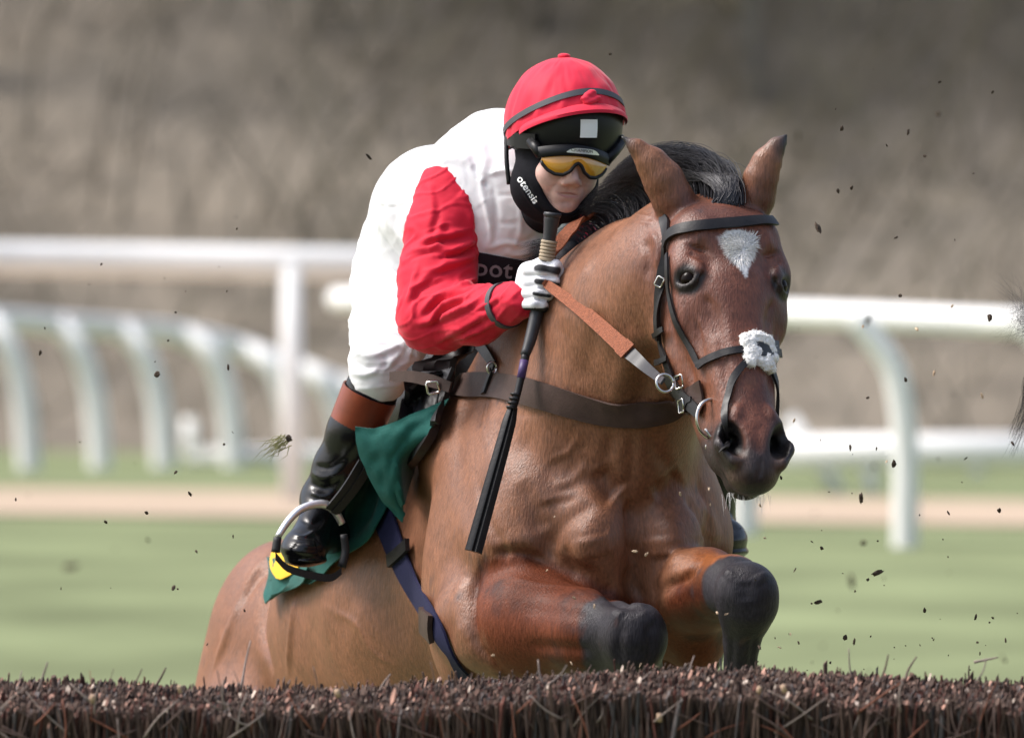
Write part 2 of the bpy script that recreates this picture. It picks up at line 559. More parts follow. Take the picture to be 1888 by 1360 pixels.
for k, i in enumerate(ORD):
    x, y, rad, lean, m_ = TREES[i]
    rad *= .6
    bare_tree(x, y, 7.5 + 3 * rt_.random(), lean, rad, m_, 100 + i, 'bare trees on the wooded bank',
              ('leftmost', 'second from left', 'third from left', 'fourth from left', 'fifth from left', 'sixth from left', 'seventh from left', 'eighth from left', 'ninth from left', 'tenth from left', 'eleventh from left', 'middle one',
               'tenth from right', 'ninth from right', 'eighth from right', 'seventh from right', 'sixth from right', 'fifth from right', 'fourth from right', 'third from right', 'second from right', 'rightmost')[k if k < 11 else k + 1]
              + ' of the bare blurred trees on the wooded bank, ' + ('grey barked' if m_ == 'bark_grey' else 'dark barked'))
# undergrowth: a mass of thin bare stems
def thicket(name, n, xr, yr, hmin, hmax, material, seed, label):
    g = np.random.default_rng(seed)
    x = g.uniform(*xr, n); y = g.uniform(*yr, n)
    z = bank_z(x[None], y[None])[0]
    h = g.uniform(hmin, hmax, n)
    dx = g.normal(.25, .7, n) * h; dy = g.normal(0, .3, n) * h
    r = g.uniform(.010, .028, n)
    p0 = np.stack([x, y, z - .05], 1); p2 = p0 + np.stack([dx, dy, h], 1); p1 = (p0 + p2) / 2 + np.stack([g.normal(0, .1, n) * h, g.normal(0, .1, n) * h, .08 * h], 1)
    ring = np.array([[1, 0, 0], [-.5, .87, 0], [-.5, -.87, 0]])
    v = np.concatenate([(p[:, None] + ring[None] * (r * k)[:, None, None]) for p, k in ((p0, 1), (p1, .7), (p2, .2))], 1).reshape(-1, 3)
    b = np.arange(n)[:, None] * 9
    f = np.concatenate([b + np.array([q + j, q + (j + 1) % 3, q + 3 + (j + 1) % 3, q + 3 + j]) for q in (0, 3) for j in range(3)])
    return tag(mesh_obj(name, v, f, material), label, 'undergrowth', kind='stuff')
thicket('undergrowth', 3000, (-14, 14), (80, 100), .6, 2.6, 'twig_brown', 3, 'tangle of bare brown stems covering the wooded bank')
thicket('undergrowth', 1800, (-2, 14), (82, 104), .6, 2.6, 'twig_olive', 4, 'olive brown brush mixed into the right of the wooded bank')

# ------------------------------------------------------------------ running rails
def ground_at(px, py):
    d = 30.0
    for _ in range(60):
        p = V(px, py, d - 21); g = float(gz(p[0], p[1]))
        d += (p[2] - g) / max((py - 680) / FPX, 1e-4) * .5
        d = min(max(d, 22), 99)
    return V(px, py, d - 21)
def rail_bar(name, pts, r, parent, tall=1.0):
    P = spline(pts, 8); v, f = tube_data(P, r, 14)
    v = np.array(v); 
    return mesh_obj(name, v, f, 'white_rail', parent, smooth=True)
# near straight rail, image left
b0 = ground_at(540, 925)
sc_ = (b0[1] + 21) / FPX
t = thing('running_rail', 'thick straight white rail on an upright post at left, nearest of the rails', 'rail', b0)
yl = b0[1]
rail_bar('rail', [V(-900, 466, yl - 1.6), V(0, 476, yl), V(540, 485, yl + .15), V(760, 489, yl + .3)], 31 * sc_, t)
tube('post', [b0 - np.array([0, 0, .1]), V(538, 700, yl), V(536, 490, yl + .1)], [.066, .066, .066], 'white_rail', t, sides=14)
bx = ground_at(-620, 925)
tube('post', [bx - np.array([0, 0, .1]), V(-620, 469, bx[1])], .066, 'white_rail', t, sides=14)
# curved rail on goose-neck posts, image left
t = thing('running_rail', 'curving white rail on a row of goose-neck posts at left', 'rail', ground_at(185, 858))
posts = [(-80, 862, -150, 578), (55, 862, -30, 586), (186, 860, 100, 596), (303, 858, 215, 604), (432, 856, 330, 614), (545, 856, 440, 640), (640, 856, 540, 675), (720, 856, 620, 705)]
railp = []
for i, (bx_, by_, tx_, ty_) in enumerate(posts):
    g0 = ground_at(bx_, by_ + 4)
    y = g0[1]; s_ = (y + 21) / FPX
    y_t = y + .15; hh = by_ - ty_
    tube('post', [g0 - np.array([0, 0, .1]), V(bx_ - 8, by_ - .34 * hh, y), V(bx_ - 22, by_ - .64 * hh, y), V(bx_ - 46, by_ - .86 * hh, y), V(tx_ + 10, ty_ + 4, y_t)], 21 * s_, 'white_rail', t, sides=12, steps=5)
    railp.append(V(tx_, ty_, y_t))
rail_bar('rail', railp, 20 * (railp[3][1] + 21) / FPX, t)
# right rail with goose-neck posts, running behind the horse
g0 = ground_at(1668, 1008)
t = thing('running_rail', 'straight white rail with a goose-neck post at right behind the horse head', 'rail', g0)
yr_ = g0[1]; s_ = (yr_ + 21) / FPX
rail_bar('rail', [V(622, 552, yr_ + 6), V(1000, 563, yr_ + 4), V(1455, 578, yr_ + 1), V(1888, 596, yr_ - .4), V(2600, 626, yr_ - 3)], 26 * s_, t)
for (bx_, by_, tx_, ty_) in ((1668, 1008, 1590, 588), (1372, 985, 1300, 578), (1990, 1030, 1905, 600)):
    g0 = ground_at(bx_, by_); y = g0[1]; s_ = (y + 21) / FPX
    tube('post', [g0 - np.array([0, 0, .1]), V(bx_ + 2, by_ - 130, y), V(bx_ - 3, by_ - 240, y), V(bx_ - 22, by_ - 330, y), V(tx_ + 14, ty_ + 30, y), V(tx_ - 12, ty_, y)], 24 * s_, 'white_rail', t, sides=12, steps=5)
# far low rails with splayed feet
def low_rail(name, label, x0, x1, yt, yb, by, feet):
    g0 = ground_at((x0 + x1) / 2, by); y = g0[1]; s_ = (y + 21) / FPX
    t = thing(name, label, 'rail', g0)
    yc = (yt + yb) / 2
    tube('rail', [V(x0, yc + 3, y), V((x0 + x1) / 2, yc, y), V(x1, yc, y)], (yb - yt) / 2 * s_, 'white_rail', t, sides=12)
    for fx0, fy0, fx1, fy1 in feet:
        tube('leg', [V(fx0, fy0, y), V(fx1, fy1, y)], 14 * s_, 'white_rail', t, sides=8)
low_rail('low_rail', 'low white rail with splayed legs on the far grass at right', 1440, 2100, 800, 862, 912, ((1455, 770, 1545, 905), (1600, 850, 1610, 915), (1510, 850, 1550, 910), (1800, 850, 1802, 880), (2000, 850, 2002, 880)))
low_rail('low_rail', 'low white rail on the far grass behind the curved rail at left', 345, 900, 822, 852, 862, ((350, 770, 352, 858), (520, 850, 520, 862), (700, 850, 700, 862)))

# ------------------------------------------------------------------ the brush fence
fence = thing('brush_fence', 'dark birch brush steeplechase fence across the foreground with pale cut ends', 'fence', (0, -1.25, 0))
mat('birch_twig', (.05, .032, .030), rough=.8, spec=.3, noise=.3, nscale=40, attr='coat')
def twigs(name, n, xr, yr, ztop, seed, spread=.05, lng=(.5, 1.2), rad=(.0009, .0025), tilt=.10):
    g = np.random.default_rng(seed)
    x = g.uniform(*xr, n); y = g.uniform(*yr, n)
    zt = ztop(x, y) + g.normal(0, .0045, n) + .010 * (np.sin(x * 23 + 5 * np.sin(x * 7) + y * 19) * np.sin(x * 41 + y * 33)) + np.where(g.random(n) < .035, g.uniform(0, .022, n), 0) - np.abs(g.normal(0, spread, n)) * (g.random(n) < .12)
    L = np.minimum(g.uniform(*lng, n), zt - .02)
    tx = g.normal(0, tilt, n); ty = g.normal(0, tilt * .6, n)
    r = g.uniform(*rad, n) * np.where(g.random(n) < .14, 2.1, 1)
    top = np.stack([x, y, zt], 1); bot = top - np.stack([tx * L, ty * L, L], 1)
    mid = (top + bot) / 2 + np.stack([g.normal(0, .012, n), g.normal(0, .008, n), np.zeros(n)], 1)
    k = 5
    an = np.arange(k) * 2 * math.pi / k
    ring = np.stack([np.cos(an), np.sin(an), 0 * an], 1)
    cutz = (g.normal(.9, .7, n))[:, None] * ring[None, :, 0] + (g.normal(.7, .6, n))[:, None] * ring[None, :, 1]
    R0 = top[:, None] + ring[None] * r[:, None, None]
    R0[:, :, 2] += cutz * r[:, None]
    R1 = mid[:, None] + ring[None] * (r * 1.05)[:, None, None]
    R2 = bot[:, None] + ring[None] * (r * 1.2)[:, None, None]
    cap = R0 * 1.0 + np.array([0, 0, .0003])
    v = np.concatenate([R0, R1, R2, cap], 1).reshape(-1, 3)
    b = np.arange(n)[:, None] * 4 * k
    f4 = np.concatenate([b + np.array([q * k + j, q * k + (j + 1) % k, (q + 1) * k + (j + 1) % k, (q + 1) * k + j])[::-1] for q in (0, 1) for j in range(k)])
    fc = np.concatenate([b + 3 * k + np.array([0, 1, 2, 3]), b + 3 * k + np.array([0, 3, 4, 4])[:4]])
    fc = np.concatenate([b + 3 * k + np.array(q) for q in ((0, 1, 2, 3),)])
    fc2 = b + 3 * k + np.array([0, 3, 4])
    hue = g.random(n)
    base = np.array([.030, .018, .014])[None] * (1 - hue[:, None]) + np.array([.105, .064, .048])[None] * hue[:, None]
    red = g.random(n) < .13; base[red] = np.array([.10, .034, .024]) * g.uniform(.5, 1.1, red.sum())[:, None]
    gry = g.random(n) < .08; base[gry] = np.array([.10, .085, .082]) * g.uniform(.6, 1.2, gry.sum())[:, None]
    capc = np.array([.36, .20, .15])[None] * g.uniform(.35, 1.3, n)[:, None]
    dk = g.random(n) < np.where(r > .0034, .66, .965); capc[dk] = base[dk] * 1.1
    pk = (g.random(n) < .22) & ~dk; capc[pk] = np.array([.55, .44, .36]) * g.uniform(.6, 1.2, pk.sum())[:, None]
    col = np.concatenate([np.repeat(base[:, None], 3 * k, 1), np.repeat(capc[:, None], k, 1)], 1).reshape(-1, 3)
    faces = [tuple(q) for q in np.concatenate([f4, fc]).tolist()] + [tuple(q) for q in fc2.tolist()]
    return v, np.concatenate([f4, fc]), fc2, col
def fence_top(x, y):
    # the face is clipped to a slope: low at the front edge, rising towards the horse
    return 1.327 + .016 * smooth01(-1.72, -1.45, y) + .012 * np.sin(x * 2.1 + .5) + .010 * np.sin(x * 5.3) - .012 * np.clip(x, 0, 2) * smooth01(-1.5, -1.72, y)
def tw(n, xr, yr, seed, **k):
    v, f4, f3, c = twigs('t', n, xr, yr, fence_top, seed, **k)
    me = bpy.data.meshes.new('brush')
    nf, n3 = len(f4), len(f3)
    me.vertices.add(len(v)); me.vertices.foreach_set('co', v.astype(np.float32).ravel())
    me.loops.add(nf * 4 + n3 * 3); me.loops.foreach_set('vertex_index', np.concatenate([f4.ravel(), f3.ravel()]).astype(np.int32))
    me.polygons.add(nf + n3)
    me.polygons.foreach_set('loop_start', np.concatenate([np.arange(nf) * 4, nf * 4 + np.arange(n3) * 3]).astype(np.int32))
    me.update(calc_edges=True)
    at = me.attributes.new('coat', 'FLOAT_COLOR', 'POINT')
    at.data.foreach_set('color', np.concatenate([c, np.ones((len(c), 1))], 1).astype(np.float32).ravel())
    me.materials.append(M('birch_twig')); me.validate()
    o = bpy.data.objects.new('brush', me); COL.objects.link(o); attach(o, fence)
    return tag(o, 'packed upright birch twigs', kind='stuff')
tw(22000, (-1.35, 1.35), (-1.74, -1.52), 21, tilt=.13, spread=.03)
tw(30000, (-1.35, 1.35), (-1.55, -.95), 22, tilt=.10, spread=.012)
tw(5000, (-3.0, -1.35), (-1.72, -.95), 23, tilt=.12, spread=.02)
tw(5000, (1.35, 3.0), (-1.72, -.95), 24, tilt=.12, spread=.02)
# loose twigs: sticking up from the top, and lying across the face
mat('loose_twig', (.10, .065, .055), rough=.8, spec=.3, noise=.3, nscale=60)
mat('pale_twig', (.24, .19, .165), rough=.8, spec=.3, noise=.3, nscale=60)
mat('red_twig', (.17, .06, .035), rough=.7, spec=.3, noise=.3, nscale=60)
lr = random.Random(9)
def loose(pts, r, material):
    P = [np.asarray(p) for p in pts]
    tube('twig', spline(P, 3) if len(P) > 2 else P, [r * (1 - .5 * i / max(1, (len(P) - 1) * (3 if len(P) > 2 else 1))) for i in range((len(P) - 1) * 3 + 1 if len(P) > 2 else len(P))], material, fence, sides=5)
def y_top(): return lr.uniform(-1.6, -1.0)
for px0, py0, px1, py1, m_ in ((1010, 1268, 992, 1215, 'pale_twig'), (1010, 1250, 1045, 1225, 'pale_twig'), (1075, 1270, 1090, 1225, 'loose_twig'), (1115, 1262, 1125, 1240, 'pale_twig'), (1160, 1262, 1200, 1238, 'pale_twig'),
        (445, 1255, 462, 1180, 'pale_twig'), (1620, 1250, 1638, 1206, 'loose_twig'), (1575, 1258, 1565, 1195, 'pale_twig'), (1668, 1245, 1690, 1210, 'loose_twig'), (1788, 1250, 1787, 1226, 'loose_twig'),
        (1798, 1246, 1818, 1212, 'pale_twig'), (1796, 1208, 1840, 1211, 'pale_twig'), (1540, 1252, 1565, 1240, 'loose_twig'), (70, 1262, 88, 1220, 'pale_twig'), (240, 1258, 262, 1232, 'loose_twig'),
        (285, 1255, 306, 1230, 'loose_twig'), (30, 1262, 40, 1235, 'pale_twig'), (1240, 1262, 1280, 1208, 'pale_twig'), (1290, 1252, 1308, 1236, 'loose_twig'), (860, 1258, 870, 1240, 'loose_twig'), (700, 1262, 720, 1242, 'pale_twig')):
    y = y_top(); a, b = V(px0, py0 + 12, y), V(px1, py1, y + lr.uniform(-.02, .05))
    loose([a, (a + b) / 2 + np.array([lr.uniform(-.006, .006), 0, 0]), b], .0016 + .0012 * lr.random(), m_)
for k in range(120):
    px_, py_ = lr.uniform(-10, 1900), lr.uniform(1275, 1365)
    y = -1.735 - .012 * lr.random(); an = lr.uniform(-.35, .35) + (lr.choice((-1, 1)) * .9 if lr.random() < .55 else 0)
    L = lr.uniform(30, 120)
    a = V(px_ - math.sin(an) * L / 2, py_ + math.cos(an) * L / 2, y); b = V(px_ + math.sin(an) * L / 2, py_ - math.cos(an) * L / 2, y)
    loose([a, (a + b) / 2 + np.array([lr.uniform(-.006, .006), -.006, lr.uniform(-.004, .004)]), b], lr.uniform(.0009, .0024), lr.choice(('loose_twig', 'pale_twig', 'red_twig', 'loose_twig')))
mat('cut_wood', (.40, .27, .18), rough=.8, noise=.2, nscale=60)
for k in range(6):
    p = V(lr.uniform(0, 1888), lr.uniform(1268, 1345), -1.742)
    r_ = lr.uniform(.003, .006); an = lr.uniform(-.5, .5)
    tube('twig', [p, p + np.array([math.sin(an) * .012, -.004, math.cos(an) * .012])], r_, 'cut_wood', fence, sides=6)
# take-off board and timber frame at the foot of the fence
mat('frame_timber', (.20, .13, .08), rough=.8, noise=.3, nscale=12, stretch=(.2, 1, 1))
def box(name, c, s, material, parent=None):
    x, y, z = s[0] / 2, s[1] / 2, s[2] / 2
    v = [np.asarray(c) + np.array([a * x, b * y, d * z]) for a in (-1, 1) for b in (-1, 1) for d in (-1, 1)]
    f = [(0, 1, 3, 2), (4, 6, 7, 5), (0, 4, 5, 1), (2, 3, 7, 6), (0, 2, 6, 4), (1, 5, 7, 3)]
    return mesh_obj(name, v, f, material, parent)
box('frame_board', (0, -1.78, .25), (6.1, .04, .5), 'frame_timber', fence)
box('frame_board', (0, -.88, .25), (6.1, .04, .5), 'frame_timber', fence)
# ------------------------------------------------------------------ the horse
def coat_material():
    m = mat('coat', (.2, .1, .05), rough=.43, spec=.42, noise=.34, nscale=210, bump=.42, bscale=330, attr='coat', stretch=(1, 1, .22))
    nt = m.node_tree; N, L = nt.nodes, nt.links
    b = N['Principled BSDF']
    tc = N.new('ShaderNodeTexCoord')
    # broad uneven tone of the coat, damp patches that change the gloss
    n1 = N.new('ShaderNodeTexNoise'); n1.inputs['Scale'].default_value = 11; n1.inputs['Detail'].default_value = 6; n1.inputs['Roughness'].default_value = .65
    L.new(tc.outputs['Object'], n1.inputs['Vector'])
    mr = N.new('ShaderNodeMapRange'); mr.inputs['From Min'].default_value = .3; mr.inputs['From Max'].default_value = .7
    mr.inputs['To Min'].default_value = .34; mr.inputs['To Max'].default_value = .56
    L.new(n1.outputs['Fac'], mr.inputs['Value']); L.new(mr.outputs[0], b.inputs['Roughness'])
    ga = N.new('ShaderNodeAttribute'); ga.attribute_name = 'gloss'; L.new(ga.outputs['Fac'], b.inputs['Specular IOR Level'])
    old = b.inputs['Base Color'].links[0].from_socket
    mr2 = N.new('ShaderNodeMapRange'); mr2.inputs['From Min'].default_value = .3; mr2.inputs['From Max'].default_value = .7
    mr2.inputs['To Min'].default_value = .84; mr2.inputs['To Max'].default_value = 1.16
    L.new(n1.outputs['Fac'], mr2.inputs['Value'])
    mx = N.new('ShaderNodeMix'); mx.data_type = 'RGBA'; mx.blend_type = 'MULTIPLY'; mx.inputs['Factor'].default_value = 1
    L.new(old, mx.inputs['A']); L.new(mr2.outputs[0], mx.inputs['B']); L.new(mx.outputs['Result'], b.inputs['Base Color'])
coat_material()
HC = V(1090, 930, .55)
fw = unit(V(1090, 930, .55) - V(640, 1255, 1.95))
up = unit(np.array([0, 0, 1.]) - fw * fw[2])
rt = np.cross(fw, up)                                     # the horse's right, image left
def B(a, s, h): return HC + fw * a + rt * s + up * h
BR = [fw, rt, up]
POLL, MUZ = V(1340, 345, .10), V(1398, 892, -.17)
hD = unit(MUZ - POLL)
yaw = math.radians(19)
hF = np.array([math.sin(yaw), -math.cos(yaw), 0.]); hF = unit(hF - hD * (hF @ hD))
hR = np.cross(hF, hD)
if hR[0] < 0: hR = -hR
HL = np.linalg.norm(MUZ - POLL) / .605
def H(s, u, w): return POLL + (hD * s + hR * u + hF * w) * HL
HR = [hD, hR, hF]

EYE_O = {sd: unit(hR * sd * .80 + hF * .60) for sd in (-1, 1)}
def horse_field():
    h = .0048
    F = Field(np.arange(-.80, .62, h),
              np.concatenate([np.arange(-.36, .75, h), np.arange(.75, 2.75, .011)]),
              np.concatenate([np.arange(.02, 1.26, .014), np.arange(1.26, 2.36, h)]))
    E, C, CH = F.ell, F.cap, F.chain
    # trunk
    C(B(-.12, 0, -.02), B(-.34, 0, -.02), .20, .21, .06, side=up, fa=1.5, fb=1.5)
    C(B(-.34, 0, -.02), B(-.74, 0, -.02), .21, .29, .06, side=up, fa=1.5, fb=1.14)
    C(B(-.74, 0, -.02), B(-1.05, 0, -.01), .29, .285, .06, side=up, fa=1.12, fb=1.06)
    C(B(-1.0, 0, -.02), B(-1.35, 0, .0), .285, .24, .08, side=up, fa=1.05, fb=.95)
    E(B(-.02, 0, -.04), (.20, .205, .29), BR, .10)
    E(B(-.32, 0, .27), (.34, .07, .11), BR, .10)           # withers
    # shoulders: blade, point, upper arm, triceps
    for sd in (1, -1):
        q = .165 if sd > 0 else .135
        C(B(-.26, .15 * sd, .20), B(.06, q * sd, -.08), .095, .085, .10)
        C(B(.06, q * sd, -.09), B(-.14, .18 * sd, -.27), .083, .08, .10)
        E(B(-.15, (.19 if sd > 0 else .165) * sd, -.14), (.13, .085, .21), BR, .05)
        # breast: round pectorals, and the strap muscle of the neck above them
        E(B(.170, .072 * sd, -.105), (.098, .080, .110), BR, .025)
        E(B(.150, .060 * sd, -.22), (.075, .06, .08), BR, .04)
        E(B(.115, (.150 if sd > 0 else .118) * sd, -.02), (.085, .075, .095), BR, .035)
        C(B(.205, .022 * sd, .0), B(.15, .055 * sd, .22), .036, .05, .03)
    C(B(.290, 0, -.02), B(.262, 0, -.20), .014, .016, .035, -1)
    # hindquarters
    for sd in (1, -1):
        E(B(-1.45, .15 * sd, .02), (.24, .155, .25), BR, .08)
        E(B(-1.57, .20 * sd, -.18), (.20, .125, .25), BR, .08)
        C(B(-1.40, .22 * sd, -.15), B(-1.28, .22 * sd, -.42), .14, .10, .07)
        st = B(-1.30, .2 * sd, -.44); hk = np.array([st[0] - .12, st[1] + .34, .52]); ft = np.array([hk[0] + .03, hk[1] + .05, .12])
        C(st, hk, .11, .055, .05); C(hk, ft, .05, .04, .03); C(ft, ft + np.array([.04, -.08, -.06]), .045, .055, .02)
    E(B(-1.72, 0, .0), (.12, .14, .2), BR, .08)
    # neck: crest and throat chains
    CH([B(-.30, 0, .24), V(1062, 600, .62), V(1172, 500, .40), V(1275, 440, .23), H(.07, 0, -.09)], [.11, .09, .08, .072, .075], .07)
    CH([B(.0, 0, .04), V(1125, 730, .45), V(1205, 600, .30), V(1280, 515, .19), H(.17, 0, -.13)], [.22, .16, .125, .105, .085], .09)
    CH([V(1020, 715, .70), V(1120, 595, .45), V(1220, 515, .26)], [.15, .118, .10], .08)
    C(V(1180, 830, .36), V(1250, 610, .22), .085, .06, .06)
    # head
    E(H(.105, 0, -.05), (.088, .092, .070), HR, .03)
    C(H(.09, 0, -.034), H(.22, 0, -.035), .050, .050, .03, side=hR, fa=1.90, fb=1.80)
    C(H(.20, 0, -.018), H(.50, 0, -.022), .042, .040, .035, side=hR, fa=1.55, fb=1.18)
    C(H(.22, 0, -.07), H(.49, 0, -.05), .064, .048, .04, side=hR, fa=1.30, fb=1.05)
    C(H(.22, 0, -.15), H(.50, 0, -.075), .06, .038, .05, side=hR, fa=1.05)
    for sd in (1, -1):
        E(H(.205, .068 * sd, -.130), (.125, .034, .105), HR, .035)        # jowl
        C(H(.25, .062 * sd, -.15), H(.52, .030 * sd, -.075), .038, .024, .04)   # bars of the jaw
        E(H(.160, .091 * sd, -.030), (.042, .027, .032), HR, .025)        # brow
        E(H(.230, .091 * sd, -.052), (.052, .020, .026), HR, .02)        # under the eye
        C(H(.245, .084 * sd, -.058), H(.38, .062 * sd, -.056), .014, .010, .02)  # facial crest
        E(H(.10, .062 * sd, -.03), (.055, .034, .04), HR, .03)
    # muzzle
    E(H(.535, 0, -.030), (.070, .054, .056), HR, .03)
    E(H(.578, 0, -.020), (.034, .046, .036), HR, .02)
    E(H(.568, 0, -.068), (.036, .038, .026), HR, .012)                   # lower lip and chin
    for sd in (1, -1):
        E(H(.520, .043 * sd, -.008), (.050, .024, .034), HR, .018)
        C(H(.468, .034 * sd, .006), H(.530, .064 * sd, .0), .013, .012, .012)
        C(H(.530, .064 * sd, .0), H(.566, .046 * sd, .008), .012, .011, .012)
        ax = unit(hD * .85 - hR * .35 * sd)
        E(H(.522, .047 * sd, .020), (.040, .020, .030), [ax, unit(np.cross(hF, ax)), hF], .008, -1)
        C(H(.542, .046 * sd, .012), H(.510, .038 * sd, -.018), .012, .013, .006, -1)
        # eye socket and lids
        ec = H(.190, .0845 * sd, -.016); o = EYE_O[sd]
        F.ell(ec + o * .016, (.018, .018, .018), None, .006, -1)
        e2 = unit(hD - o * (hD @ o)); e1 = np.cross(o, e2)
        rg = lambda r1, r2, h, a0, a1: [ec + o * h + e1 * r1 * math.cos(t) + e2 * r2 * math.sin(t) for t in np.linspace(a0, a1, 9)]
        CH(rg(.0228, .0152, .0120, math.pi, 2 * math.pi), [.004, .0058, .0065, .007, .007, .007, .0065, .0058, .004], .005)
        CH(rg(.0228, .0160, .0105, 0, math.pi), [.004, .0045, .005, .005, .005, .005, .005, .0045, .004], .005)
        CH(rg(.034, .031, .006, math.pi * 1.1, math.pi * 1.9), [.004, .005, .006, .006, .006, .006, .006, .005, .004], .012)
    # ears: a cupped leaf, the hollow turned outwards and back
    for sd, base, tip in ((-1, V(1262, 402, .13), V(1146, 252, .12)), (1, V(1386, 398, .15), V(1453, 247, .15))):
        d = unit(tip - base); L = np.linalg.norm(tip - base)
        bow = np.array([-d[2], 0, d[0]]) * sd
        q = [base + d * L * t + bow * o for t, o in ((-.05, 0), (.2, .004), (.42, .012), (.62, .014), (.82, .010), (1.0, 0))]
        r = [.034, .038, .037, .029, .016, .003] if sd < 0 else [.030, .032, .032, .027, .016, .003]
        CH(q, r, .012, 1, np.array([0, 1., 0]), [.8] * 6)
        out = unit(np.array([sd * .72, .70, -.1]))
        CH([p + out * (rr * .72 + .004) for p, rr in list(zip(q, r))[1:]], [.012, .024, .018, .008, .001], .005, -1)
    # near foreleg, image left: folded, the forearm across the chest
    E(V(885, 1075, .62), (.085, .14, .17), None, .08)
    CH([V(905, 1140, .46), V(985, 1148, .34), V(1090, 1165, .19), V(1165, 1168, .09)], [.108, .100, .072, .058], .035)
    E(V(940, 1190, .38), (.10, .07, .06), None, .03)
    E(V(1170, 1172, .07), (.056, .05, .068), None, .02)
    CH([V(1170, 1180, .085), V(1168, 1240, .15), V(1150, 1340, .32)], [.056, .05, .036], .02)
    CH([V(1150, 1340, .32), V(1130, 1400, .43), V(1130, 1430, .36)], [.036, .042, .045], .02)
    # off foreleg, image right: knee forward, cannon hanging
    CH([V(1250, 1130, .46), V(1298, 1085, .26), V(1350, 1080, .11), V(1376, 1096, .03)], [.09, .072, .052, .05], .03)
    E(V(1285, 1165, .42), (.058, .085, .078), None, .03)
    CH([V(1376, 1088, .02), V(1378, 1115, .02), V(1374, 1140, .035)], [.053, .052, .044], .02)
    E(V(1376, 1090, .0), (.055, .04, .048), None, .02)
    CH([V(1373, 1140, .035), V(1368, 1180, .05), V(1359, 1300, .10)], [.042, .033, .028], .012)
    CH([V(1358, 1300, .11), V(1352, 1420, .19), V(1350, 1480, .16)], [.029, .040, .05], .02)
    return F.mesh(2)

hs_ = horse_field().snap()
